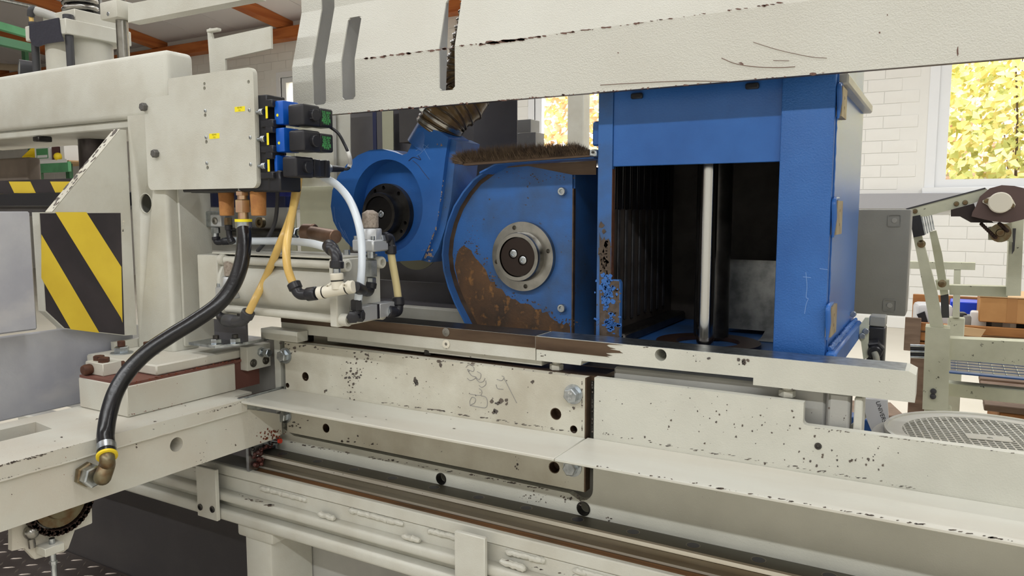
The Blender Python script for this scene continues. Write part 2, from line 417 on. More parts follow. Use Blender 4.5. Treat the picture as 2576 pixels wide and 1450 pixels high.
# ================================================================== the hall
X0, X1, Y0, Y1 = -22.0, 7.0, -6.0, 10.0
def hall():
    f = MB(); f.box(X0-.2, X1+.2, Y0-.2, Y1+.2, -0.2, 0.0); struct(obj('floor', f, floorm))
    # back wall with a row of windows
    wins = [(-10.55, -8.2), (-5.37, -3.0), (-0.17, 2.25)]
    wz0, wz1 = 1.65, 3.75
    ck, cz = 0.15, 4.70
    b = MB()
    b.prism([(X0, 0), (X1, 0), (X1, 4.9), (X0, 4.9)], 'Y', Y1, Y1+0.30,
            holes=[[(a, wz0), (a, wz1), (c, wz1), (c, wz0)] for a, c in wins])
    wb = struct(obj('wall_back', b, jointm, smooth=False))
    # painted bricks of the back wall (one shared mesh), where they can be seen
    bl, bh, g = 0.365, 0.142, 0.006
    bm_ = MB(); bm_.box(-(bl-g)/2, (bl-g)/2, -0.0020, 0.0020, -(bh-g)/2, (bh-g)/2, 0.0012)
    first = None; cnt = 0
    rest = MB()
    for row in range(1, 31):
        z = row*bh
        for k in range(-59, 19):
            x = k*bl + (bl/2 if row % 2 else 0)
            q = Vector((x, Y1-0.004, z)) - CAM
            dz = q.dot(FW); px = CX+FPX*q.dot(RT)/dz; py = CY-FPX*q.dot(UP)/dz
            seen = dz > 1 and ((2110 < px < 2620 and 90 < py < 850) or (1290 < px < 1480 and 200 < py < 420))
            if any(a-bl/2-.08 < x < c+bl/2+.08 and wz0-bh/2-.08 < z < wz1+bh/2+.08 for a, c in wins): continue
            if 1.40 < z < 1.60 or z < 0.2: continue
            if not seen or cnt >= 300:
                rest.box(x-(bl-g)/2, x+(bl-g)/2, Y1-.006, Y1-.002, z-(bh-g)/2, z+(bh-g)/2); continue
            if first is None:
                first = obj('brick', bm_, wallm, wb, smooth=False); o = first
            else:
                o = first.copy(); COL.objects.link(o)
            o.parent = wb; o.location = Vector((x, Y1-0.004, z)) - WLOC[wb.name]; cnt += 1
    obj('bricks_beyond', rest, wallm, wb, kind='stuff', smooth=False)
    for i, (a, c) in enumerate(wins):
        fr = MB(); fr.prism([(a, wz0), (c, wz0), (c, wz1), (a, wz1)], 'Y', Y1+0.02, Y1+0.10,
                            holes=[[(a+.11, wz0+.09), (a+.11, wz1-.09), (c-.11, wz1-.09), (c-.11, wz0+.09)]])
        wn = struct(obj('window_%d' % (i+1), fr, framem, smooth=False))
        ga = MB(); ga.prism([(a+.10, wz0+.08), (c-.10, wz0+.08), (c-.10, wz1-.08), (a+.10, wz1-.08)], 'Y', Y1+0.055, Y1+0.063,)
        obj('pane', ga, glass, wn, smooth=False)
        sl = MB(); sl.box(a-.12, c+.12, Y1-.06, Y1+.02, wz0-.07, wz0, .006); obj('window_sill', sl, framem, wn)
        ar = MB()
        ar.box(a-.10, a, Y1-.012, Y1+.03, wz0, wz1+.1); ar.box(c, c+.10, Y1-.012, Y1+.03, wz0, wz1+.1)
        ar.box(a, c, Y1-.012, Y1+.03, wz1, wz1+.1); obj('window_surround', ar, framem, wn, smooth=False)
    t = MB(); t.box(X0, X1, Y1-.10, Y1, 1.405, 1.585, .008); struct(obj('trim_1', t, gband))
    t = MB(); t.box(X0, X1, Y1-.03, Y1, 0, .13, .004); struct(obj('baseboard_back', t, wallm))
    for nm, bx in (('wall_left', (X0-.3, X0, Y0, Y1, 0, 7.3)), ('wall_right', (X1, X1+.3, Y0, Y1, 0, 7.3)),
                   ('wall_front', (X0, X1, Y0-.3, Y0, 0, 7.3))):
        m_ = MB(); m_.box(*bx); struct(obj(nm, m_, wallm, smooth=False))
    # sloped panelled ceiling
    c = MB()
    def zc(y): return cz + ck*(Y1-y)
    c.prism([(Y0, zc(Y0)+.02), (Y1+.3, zc(Y1+.3)+.02), (Y1+.3, zc(Y1+.3)+.2), (Y0, zc(Y0)+.2)], 'X', X0, X1)
    ce = struct(obj('ceiling', c, gband, smooth=False))
    pw = 1.03; pm_ = MB()
    x = X0+.1; first = None
    while x < X1-1:
        mb = MB(); mb.prism([(Y0, zc(Y0)), (Y1, zc(Y1)), (Y1, zc(Y1)+.03), (Y0, zc(Y0)+.03)], 'X', x+.008, x+pw-.008)
        if first is None: first = obj('ceiling_panel', mb, ceilm, ce, smooth=False); o0 = x
        else:
            o = first.copy(); COL.objects.link(o); o.parent = ce; o.location = first.location + Vector((x-o0, 0, 0))
        x += pw
    # timber
    n = 1
    t = MB(); t.box(X0, X1, Y1-.22, Y1, 4.36, 4.56, .01); struct(obj('trim_2', t, timber))
    for k, x in enumerate((-19.6, -16.6, -13.75, -10.30, -6.8, -3.3, 0.2, 3.7)):
        t = MB(); t.prism([(Y0, zc(Y0)-.42), (Y1, zc(Y1)-.16), (Y1, zc(Y1)-.005), (Y0, zc(Y0)-.005)], 'X', x-.10, x+.10)
        struct(obj('trim_%d' % (3+k), t, timber, smooth=False))
    # luminaires hanging from the ceiling
    for i, (lx, ly, ll) in enumerate(LAMPS):
        row = {-2.6: 'in front of the machine', 0.7: 'above the machine, added for hood contrast', 3.6: 'behind the machine', 6.4: 'near the window wall'}[ly]
        th = thing('ceiling_lamp', 'long white tube luminaire hanging '+row, 'lamp', (lx, ly, LAMP_Z), 'luminaires hanging '+row)
        h = MB(); h.box(lx-ll/2-.03, lx+ll/2+.03, ly-.17, ly+.17, LAMP_Z, LAMP_Z+.07, .01); obj('housing', h, framem, th)
        for s in (-1, 1):
            r = MB(); r.cyl((lx+s*ll*.35, ly, LAMP_Z+.06), (lx+s*ll*.35, ly, zc(ly)+.01), .006, n=8); obj('hanger_rod', r, zinc, th)
hall()

# ------------------------------------------------------------------ outside: ground, bank and autumn shrubs
def outside():
    g = MB(); g.prism([(Y1+.35, -.3), (30, -.3), (30, 2.6), (16.5, 2.1), (13.6, 1.62), (12.4, 1.45), (Y1+.35, 1.2)], 'X', -26, 12)
    tag(obj('ground', g, soil, smooth=False), 'grassy bank rising behind the hall windows', 'ground')['kind'] = 'structure'
    rr = random.Random(3)
    spots = [(0.9, 13.0, 3.2, 1.6, 'yellow leaved autumn shrub outside the window beside the roller frame', 500),
             (3.3, 15.6, 3.9, 1.9, 'tall orange leaved autumn shrub outside the window, behind the yellow shrub', 500),
             (-1.1, 15.6, 4.2, 2.0, 'large pale brown autumn shrub outside the window, set back against the bank', 500),
             (1.2, 18.9, 5.2, 2.8, 'tall mixed autumn tree outside the window, farthest up the bank', 700),
             (-6.3, 14.0, 3.8, 1.8, 'pink and yellow autumn shrub outside the window above the bristle strip', 600),
             (-13.2, 14.0, 3.8, 1.8, 'autumn shrub outside the window beside the slotted hood', 300)]
    lm = [(leaf_y, leaf_g), (leaf_o, leaf_y), (leaf_o, leaf_b), (leaf_y, leaf_o), (leaf_o, leaf_y), (leaf_y, leaf_o)]
    for (x, y, h, r, lab, n), (ma, mb_) in zip(spots, lm):
        z0 = 1.45
        th = thing('autumn_shrub', lab, 'shrub', (x, y, z0))
        t = MB()
        for k in range(4):
            a = rr.uniform(0, 6.28); q = rr.uniform(.25, .8)*r
            t.tube([(x+rr.uniform(-.1, .1), y, z0-.1), (x+math.cos(a)*q*.5, y+math.sin(a)*q*.4, z0+h*.45),
                    (x+math.cos(a)*q, y+math.sin(a)*q*.6, z0+h*rr.uniform(.7, .95))], [.022, .014, .006], n=6, sub=4)
        obj('branches', t, bark, th)
        for part, m_, cnt in (('foliage', ma, int(n*4.6)), ('foliage', mb_, int(n*3.0))):
            lb = MB()
            for k in range(cnt):
                a = rr.uniform(0, 6.28); q = r*math.sqrt(rr.random()); zz = z0 + h*rr.uniform(.03, 1.0)
                c = Vector((x+math.cos(a)*q, y+math.sin(a)*q*.6, zz))
                d = Vector((rr.gauss(0, 1), rr.gauss(0, 1), rr.gauss(-.4, .7))).normalized(); u = d.orthogonal().normalized()
                L_ = rr.uniform(.10, .19); W_ = L_*.42
                nrm = d.cross(u)*0.15*L_
                lb.add([c, c+d*L_*.5+u*W_+nrm, c+d*L_, c+d*L_*.5-u*W_+nrm], [(0, 1, 2), (0, 2, 3)])
            obj(part, lb, m_, th, kind='stuff', smooth=False)
outside()

# ------------------------------------------------------------------ chequer plate platform and dark guard sheet under the carriage
def platform():
    zt = PY(1.25, 250, 1418).z                      # height of the platform where the guard sheet meets it
    p = MB(); p.box(-3.6, -1.40, -0.9, 1.2515, zt-.05, zt, .004)
    th = thing('chequer_plate_platform', 'brown chequer plate platform with raised ribs under the sliding table', 'platform', (-2.3, .2, 0))
    obj('plate', p, chequer, th)
    for x in (-3.5, -1.48):
        for y in (-.8, 1.15):
            l = MB(); l.box(x-.04, x+.04, y-.04, y+.04, 0, zt-.05); obj('leg', l, paint_g, th)
    r1 = MB(); s_ = .042
    for i in range(60):
        for j in range(60):
            x, y = -2.75+i*s_, -.2+j*s_
            if not (-2.75 < x < -1.3 and 0.0 < y < 1.24): continue
            a = math.radians(40 if (i+j) % 2 else 130); L_ = .017
            c = Vector((x, y, zt)); d = Vector((math.cos(a), math.sin(a), 0)); u = Vector((-d.y, d.x, 0))*.0034
            top = Vector((0, 0, .0022))
            r1.add([c-d*L_, c+u, c+d*L_, c-u, c-d*L_*.5+top, c+d*L_*.5+top], [(0, 3, 4), (0, 4, 1), (1, 4, 5), (1, 5, 2), (2, 5, 3), (3, 5, 4)])
    obj('rib', r1, cheqr, th, kind='stuff')
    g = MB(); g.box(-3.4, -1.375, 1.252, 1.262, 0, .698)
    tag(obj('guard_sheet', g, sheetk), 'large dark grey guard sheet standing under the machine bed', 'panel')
    return zt
ZPLAT = platform()
# ================================================================== machine bed
YB = 1.225
def machine_bed():
    th = thing('machine_bed', 'long cream machine bed with linear guide rail, narrow shelf and chipped plates', 'machine bed', (-.4, 1.35, 0))
    XL, XR = -1.345, 0.75
    # bed plate with a rounded opening for the insert plate
    def arc(cx, cz, r, a0, a1, n=6):
        return [(cx+r*math.cos(math.radians(a0+(a1-a0)*k/n)), cz+r*math.sin(math.radians(a0+(a1-a0)*k/n))) for k in range(n+1)]
    poly = [(XR, .80), (XR, 1.064), (-.176, 1.064)] + arc(-.176, 1.070, .006, 270, 180, 3) + [(-.182, 1.100), (-.537, 1.100), (-.537, .892)] \
        + arc(-.562, .892, .025, 0, -100, 7) + [(-.585, .876), (-1.29, .878)] + [(-1.326, .892), (-1.326, 1.100), (XL, 1.100), (XL, .80)]
    hl = []
    for px, py, r in ((1110, 1205, .0115), (1468, 1280, .0125)):
        q = PY(1.230, px, py); hl.append(circ(q.x, q.z, r, 18))
    m = MB(); m.prism(poly, 'Y', 1.230, 1.246, holes=hl)
    bp = obj('bed_plate', m, paint_s, th, smooth=False)
    for px, py, r in ((1110, 1205, .0115), (1468, 1280, .0125)):
        q = PY(1.230, px, py); k = MB(); k.prism(circ(q.x, q.z, r*1.08, 20), 'Y', 1.2285, 1.244, holes=[circ(q.x, q.z, r*.93, 20)]); obj('hole_rim', k, dsteel, bp)
    q = PY(1.230, 2058, 1123); k = MB(); k.lathe([(0, .0055), (.0015, .0052), (.0015, .003), (.0005, .0025)], (q.x, 1.230, q.z), (0, -1, 0), 16)
    obj('set_screw', k, dsteel, th)
    # back wall of the bed behind the insert
    m = MB(); m.box(-1.337, -.517, 1.29, 1.298, .81, 1.0895); obj('backing', m, paint_g, th)
    # insert plate
    hs = [(768, 948, .0105), (1398, 1042, .0115), (1394, 1177, .0115), (820, 1078, .0105), (723, 970, .006), (1443, 1081, .0075)]
    hl = []
    for px, py, r in hs:
        q = PY(YB, px, py); hl.append(circ(q.x, q.z, r, 16))
    m = MB(); m.prism([(-1.306, .886), (-.553, .886), (-.553, 1.098), (-1.306, 1.098)], 'Y', YB, YB+.021, holes=hl)
    ip = obj('insert_plate', m, paint_c, th, smooth=False)
    for (px, py, r), h_ in zip(hs, hl):
        q = PY(YB, px, py)
        k = MB(); k.prism(circ(q.x, q.z, r, 16), 'Y', YB+.001, YB+.02, holes=[circ(q.x, q.z, r*.88, 16)]); obj('thread', k, brownst, ip)
        k = MB(); k.cyl((q.x, YB+.0195, q.z), (q.x, YB+.0205, q.z), r*.88, n=14); obj('hole_bottom', k, brownst, ip)
    e = MB(); e.box(-.553, -.5505, YB+.001, YB+.021, .886, 1.098); obj('raw_edge', e, brownst, ip)
    # chips and dirt on the insert
    chips(ip, ('Y', YB, -1), [(890, 945, 9, 9, 34, 9, 14), (886, 990, 6, 6, 14, 12, 12), (925, 900, 8, 6, 12, 14, 6), (1045, 970, 14, 22, 5, 3, 8),
          (1105, 920, 9, 12, 2, 3, 3), (1010, 945, 4, 12, 3, 8, 6), (1262, 1010, 12, 14, 7, 10, 8), (1250, 1035, 14, 12, 4, 8, 4), (1340, 955, 10, 10, 2, 3, 3),
          (1435, 1033, 9, 12, 3, 5, 4), (728, 868, 9, 8, 14, 8, 12), (735, 1066, 8, 5, 14, 16, 7), (870, 1108, 8, 6, 10, 14, 5), (1300, 1165, 6, 8, 14, 2, 12),
          (945, 1118, 9, 5, 6, 12, 3), (1000, 915, 4, 4, 24, 150, 20), (1050, 1000, 3, 3, 60, 180, 30), (818, 980, 5, 9, 4, 3, 6)]
          + chip_line(740, 870, 1460, 945, 60, 12, 5, 3, 2) + chip_line(960, 1012, 1460, 1090, 70, 16, 4, 2, 3) + chip_line(1464, 960, 1464, 1090, 30, 4, 8, 2, 4), seed=11)
    chips(th, ('Y', 1.230, -1), [(1270, 1190, 5, 5, 12, 30, 6), (1345, 1255, 4, 4, 40, 20, 6), (1440, 1255, 7, 6, 30, 16, 7), (1530, 1305, 8, 6, 4, 6, 3)]
          + chip_line(720, 1112, 1400, 1236, 90, 14, 5, 2.5, 8) + chip_line(1520, 1092, 2300, 1228, 90, 16, 3, 3, 5)
          + chip_line(1490, 962, 1490, 1090, 30, 4, 8, 2, 6) + [(1900, 1070, 6, 7, 60, 130, 30), (2130, 1150, 8, 9, 34, 90, 16), (1700, 1030, 4, 4, 30, 150, 26), (1520, 1090, 10, 6, 3, 3, 2)]
          + chip_line(2040, 1076, 2560, 1143, 40, 14, 3, 1, 7), seed=12, name='paint_chip')
    # pencil scribbles on the insert plate
    pm_ = MB()
    def scr(pts): pm_.tube([PY(YB-.0004, x, y) for x, y in pts], .0006, n=5, sub=5)
    scr([(1172, 925), (1180, 918), (1192, 925), (1190, 935), (1176, 930), (1186, 945), (1198, 950), (1184, 958), (1175, 952)])
    scr([(1200, 935), (1210, 942), (1206, 955), (1196, 950), (1206, 962), (1216, 960), (1220, 952)])
    scr([(1205, 970), (1212, 975), (1222, 968), (1222, 958)])
    scr([(1182, 992), (1208, 995), (1212, 984), (1205, 978)])
    scr([(1183, 1022), (1182, 1010), (1188, 1000), (1196, 1004), (1194, 1014), (1184, 1020), (1200, 1024), (1222, 1026), (1226, 1012), (1222, 1000), (1210, 996)])
    scr([(1250, 955), (1262, 958), (1268, 950), (1262, 946)]); scr([(1248, 968), (1252, 978), (1266, 980)]); scr([(1268, 952), (1300, 1015)])
    obj('pencil_scribble', pm_, pencil, ip, kind='stuff')
    # bolts of the insert
    for px, py, rot in ((1443, 990, .3), (1441, 1173, .1), (719, 893, .35), (719, 1043, .35)):
        q = PY(YB, px, py+2)
        b = hexbolt(th, (q.x, YB, q.z), (0, -1, 0), .0235, zinc, ph=rot)
        if px == 1443:
            h = .0235*.12+.0235*.62
            text('head_marking', '8.8', .006, (q.x+.001, YB-h, q.z+.005), (1, 0, -.25), (.25, 0, 1), whitep, b)
            text('head_marking', 'TY', .005, (q.x, YB-h, q.z-.005), (1, 0, .2), (-.2, 0, 1), whitep, b)
    # top flange of the bed and grey housing behind the fence
    m = MB(); m.box(-1.34, -.53, 1.246, 1.325, 1.090, 1.099); obj('top_flange', m, brownst, th)
    m = MB(); m.box(-.515, -.155, 1.2665, 1.325, .85, 1.1155, .004); obj('inner_housing', m, paint_g, th)
    m = MB(); m.box(-.150, -.118, 1.255, 1.29, .85, 1.115, .004); obj('post', m, paint_g, th)
    m = MB(); m.box(-.112, -.10, 1.25, 1.30, .85, 1.112, .002); obj('post', m, paint, th)
    m = MB(); m.box(-1.345, -1.338, 1.2465, 1.50, .80, 1.098); obj('end_plate', m, paint_g, th)
    m = MB(); m.box(-1.40, -1.346, 1.262, 1.50, .80, 1.10); obj('end_box', m, paint_g, th)
    m = MB(); m.box(-2.30, -1.4005, 1.264, 1.272, .81, 1.085); obj('rear_guide_plate', m, paint_g, th)
    # shelves
    m = MB(); m.box(-1.315, -.5500, 1.096, YB-.0005, .982, .988, .0015); sh = obj('shelf', m, paint_y, th)
    m = MB(); m.box(-.5490, XR, 1.096, YB+.0045, .982, .988, .0015); sh2 = obj('shelf', m, paint_y, th)
    chips(sh2, ('Y', 1.096, -1), chip_line(1410, 1157, 1800, 1225, 16, 12, 5, 1, 3) + chip_line(1800, 1227, 2570, 1366, 60, 22, 6, 1, 4), seed=5)
    chips(sh, ('Z', .988, 1), [(1000, 1040, 10, 2, 16, 220, 20)], seed=6)
    m = MB(); m.box(-1.322, -1.3155, 1.10, 1.228, .955, .992); obj('shelf_end_strip', m, zinc, th)
    # linear guide rail
    yc, zt = 1.190, .847
    def prof(pts): return [(yc+y, zt+z) for y, z in pts]
    body = prof([(-.0225, -.002), (-.0205, 0), (.0205, 0), (.0225, -.002), (.0225, -.010), (.016, -.014), (.016, -.024), (.0225, -.029), (.0225, -.040),
                 (-.0225, -.040), (-.0225, -.029), (-.016, -.024), (-.016, -.014), (-.0225, -.010)])
    m = MB(); m.prism(body, 'X', -1.34, XR); rl = obj('guide_rail', m, railm, th, ang=20)
    m = MB(); m.box(-1.34, XR, yc-.0195, yc+.0195, zt-.001, zt+.0004); obj('rail_top_face', m, railt, rl)
    for z0, z1, y, mm in ((-.0095, -.0025, -.0229, railb), (-.0335, -.0295, -.0232, railb), (-.0400, -.0355, -.0232, rustled)):
        m = MB(); m.box(-1.34, XR, yc+y, yc+y+.001, zt+z0, zt+z1); obj('rail_groove', m, mm, rl)
    p0 = MB(); p0.cyl((0, 0, zt+.0003), (0, 0, zt+.0008), .0105, n=20)
    r0 = MB(); r0.prism(circ(0, 0, .0118, 20), 'Z', zt+.0003, zt+.0007, holes=[circ(0, 0, .0105, 20)])
    for k in range(0, 20):
        x = -1.284+.105*k
        if x > XR-.03: break
        a = MB(); a.v = [p+Vector((x, yc, 0)) for p in p0.v]; a.f = p0.f; obj('hole_plug', a, plastb, rl)
        a = MB(); a.v = [p+Vector((x, yc, 0)) for p in r0.v]; a.f = r0.f; obj('hole_ring', a, railm, rl)
    # rail beam, front plate, tubes
    m = MB(); m.box(-2.3, XR, 1.152, 1.229, .70, .8065, .002); obj('rail_beam', m, paint_g, th)
    m = MB(); m.box(-1.34, XR, 1.1515, 1.168, .8066, .8085); obj('machined_ledge', m, rustled, th)
    m = MB(); m.box(-2.3, XR, 1.139, 1.1515, .7885, .8125, .002); fp = obj('front_plate', m, paint, th)
    m = MB(); m.box(-2.3, XR, 1.1425, 1.1515, .7535, .7870, .0015); obj('flat_bar', m, paint, th)
    m = MB(); m.box(-2.3, XR, 1.122, 1.1515, .733, .7545, .007, 3); tb = obj('square_tube', m, paint, th)
    m = MB(); m.box(-2.3, XR, 1.146, 1.152, .715, .7325); obj('recess_strip', m, paint, th)
    m = MB(); m.box(-2.3, XR, 1.120, 1.152, .688, .7155, .008, 3); obj('square_tube', m, paint, th)
    chips(fp, ('Y', 1.139, -1), chip_line(700, 1160, 1240, 1290, 14, 5, 4, 6, 3), seed=8)
    chips(tb, ('Y', 1.122, -1), chip_line(575, 1240, 690, 1275, 22, 16, 4, 4, 2) + chip_line(1270, 1412, 1450, 1450, 14, 14, 4, 3, 2), seed=9)
    # stitch welds
    def weld(xa, ya, xb, yb, Y, r, seed):
        rr = random.Random(seed); a, b_ = PY(Y, xa, ya), PY(Y, xb, yb); n = max(6, int((b_-a).length/.004)); pts = []; rd = []
        for k in range(n+1):
            t = k/n; q = a.lerp(b_, t); pts.append(q+Vector((0, rr.uniform(-.0006, .0006), rr.uniform(-.001, .001))))
            rd.append(r*(.55 if k in (0, n) else rr.uniform(.85, 1.12)))
        w_ = MB(); w_.tube(pts, rd, n=9, raw=True); obj('weld_bead', w_, paint, th)
    for i, (xa, ya, xb, yb) in enumerate(((655, 1226, 772, 1257), (878, 1281, 1016, 1318), (1077, 1333, 1158, 1354), (1272, 1385, 1372, 1412), (1442, 1432, 1560, 1464))):
        weld(xa, ya+2, xb, yb+2, 1.1415, .0058, i)
    for i, (xa, ya, xb, yb) in enumerate(((800, 1293, 842, 1305), (1012, 1349, 1056, 1361), (1258, 1412, 1322, 1432))):
        weld(xa, ya, xb, yb, 1.1295, .0062, i+20)
    # hanging brackets
    for xa, ya in ((-1.482, -1.414), (-.760, -.694), (0.02, .09)):
        m = MB(); m.box(xa, ya, 1.108, 1.118, .672 if xa > -1.4 else .690, .811, .0015); br = obj('bracket_plate', m, paint, th)
        for bx, bz in (((xa+.012, .7135), (ya-.014, .7165)) if xa < -1.4 else ((xa+.014, .690), (ya-.012, .692))):
            q = MB(); q.lathe([(0, .0078), (.002, .0078), (.003, .006), (.003, .0038), (.001, .0035)], (bx, 1.108, bz), (0, -1, 0), 14); obj('countersunk_screw', q, dsteel, br)
    # leg and lower panels
    m = MB(); m.box(-1.357, -1.271, 1.135, 1.262, .0, .688, .008, 2); obj('leg', m, paint, th)
    m = MB(); m.box(-1.372, -1.258, 1.128, 1.275, .660, .690, .006, 2); obj('leg_cap', m, paint, th)
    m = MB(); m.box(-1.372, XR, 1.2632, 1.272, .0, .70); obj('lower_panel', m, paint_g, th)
    m = MB(); m.box(.55, .64, 1.135, 1.262, 0, .688, .008, 2); obj('leg', m, paint, th)
    return th
BED = machine_bed()

# ================================================================== fence bar on its levelling bolts
def fence_bar():
    th = thing('fence_bar', 'long fence bar, worn brown steel face turning to cream paint, resting on levelling bolts', 'fence', (-.6, 1.27, 1.10))
    YF, YK, ZT = 1.240, 1.305, 1.163
    pol = [(-.030, 1.117), (-.030, 1.158), (-.040, ZT), (-.660, ZT), (-.660, 1.117), (-.569, 1.117), (-.567, 1.1255), (-.262, 1.1285), (-.262, 1.1165)]
    q = PY(YF, 1662, 894)
    m = MB(); m.prism(pol, 'Y', YF, YK, holes=[circ(q.x, q.z, .0105, 20)]); bar = obj('bar', m, paint_s, th, smooth=False)
    m = MB(); m.prism([(-.662, 1.117), (-.662, ZT), (-1.33, ZT), (-1.33, 1.117)], 'Y', YF, YK); bl = obj('bar', m, paint, th, smooth=False)
    # bare steel: face of the left bar, ragged end on the right bar, top faces
    m = MB(); m.box(-1.33, -.6625, YF-.0008, YF, 1.1405, ZT); obj('worn_face', m, brownst, bl)
    rr = random.Random(4); zz = 1.138; edge = []
    while zz < ZT-.0005:
        edge.append((-.50+rr.uniform(-.022, .016), zz)); zz += .0016
    m = MB(); m.prism([(-.6615, 1.1385)] + edge + [(-.515, ZT-.0003), (-.6615, ZT-.0003)], 'Y', YF-.0006, YF); obj('worn_face', m, brownst, bar, smooth=False)
    m = MB(); m.box(-.659, -.045, YF+.0015, YK, ZT, ZT+.0006); obj('bare_top_face', m, zinc, bar)
    m = MB(); m.box(-1.33, -.663, YF+.0015, YK, ZT, ZT+.0006); obj('bare_top_face', m, dsteel, bl)
    chips(bar, ('Y', YF, -1), [(1872, 911, 14, 12, 8, 8, 5), (1790, 903, 12, 6, 2, 6, 2), (1632, 872, 10, 4, 4, 16, 2), (1740, 893, 5, 5, 3, 10, 4), (1760, 910, 4, 4, 4, 14, 6),
          (1365, 893, 6, 5, 6, 6, 3)], seed=3)
    for px, py in ((1123, 836), (1123, 866)):
        q = PY(YF, px, py); k = MB()
        k.lathe([(0, .009), (.0012, .0088), (.0014, .0035), (.0004, .003)], (q.x, YF-.0008, q.z), (0, -1, 0), 20); o = obj('countersunk_screw', k, ivory if py > 850 else steel, th)
        k = MB(); k.cyl((q.x, YF-.0012, q.z), (q.x, YF-.0016, q.z), .0035, n=6); obj('hex_socket', k, steel, o)
    # intermediate strip and levelling bolts
    m = MB(); m.box(-1.20, -.655, 1.252, 1.300, 1.1045, 1.1168, .001); obj('packing_strip', m, paint, th)
    for px, py in ((1080, 896), (1400, 933), (1980, 1003)):
        q = PY(1.262, px, py-4)
        k = MB(); k.hexa((q.x, 1.262, 1.0995), (0, 0, 1), .023, .0105, .3); k.cyl((q.x, 1.262, 1.108), (q.x, 1.262, 1.118), .008, n=16)
        obj('levelling_bolt', k, paint if px > 1300 else dsteel, th)
    q = PY(1.262, 777, 858); k = MB(); k.hexa((q.x, 1.262, 1.0995), (0, 0, 1), .022, .012, .3); obj('levelling_bolt', k, dsteel, th)
    m = MB(); m.box(-1.36, -1.245, 1.205, 1.2385, 1.104, 1.128, .001); obj('end_block', m, paint, th)
    return th
fence_bar()

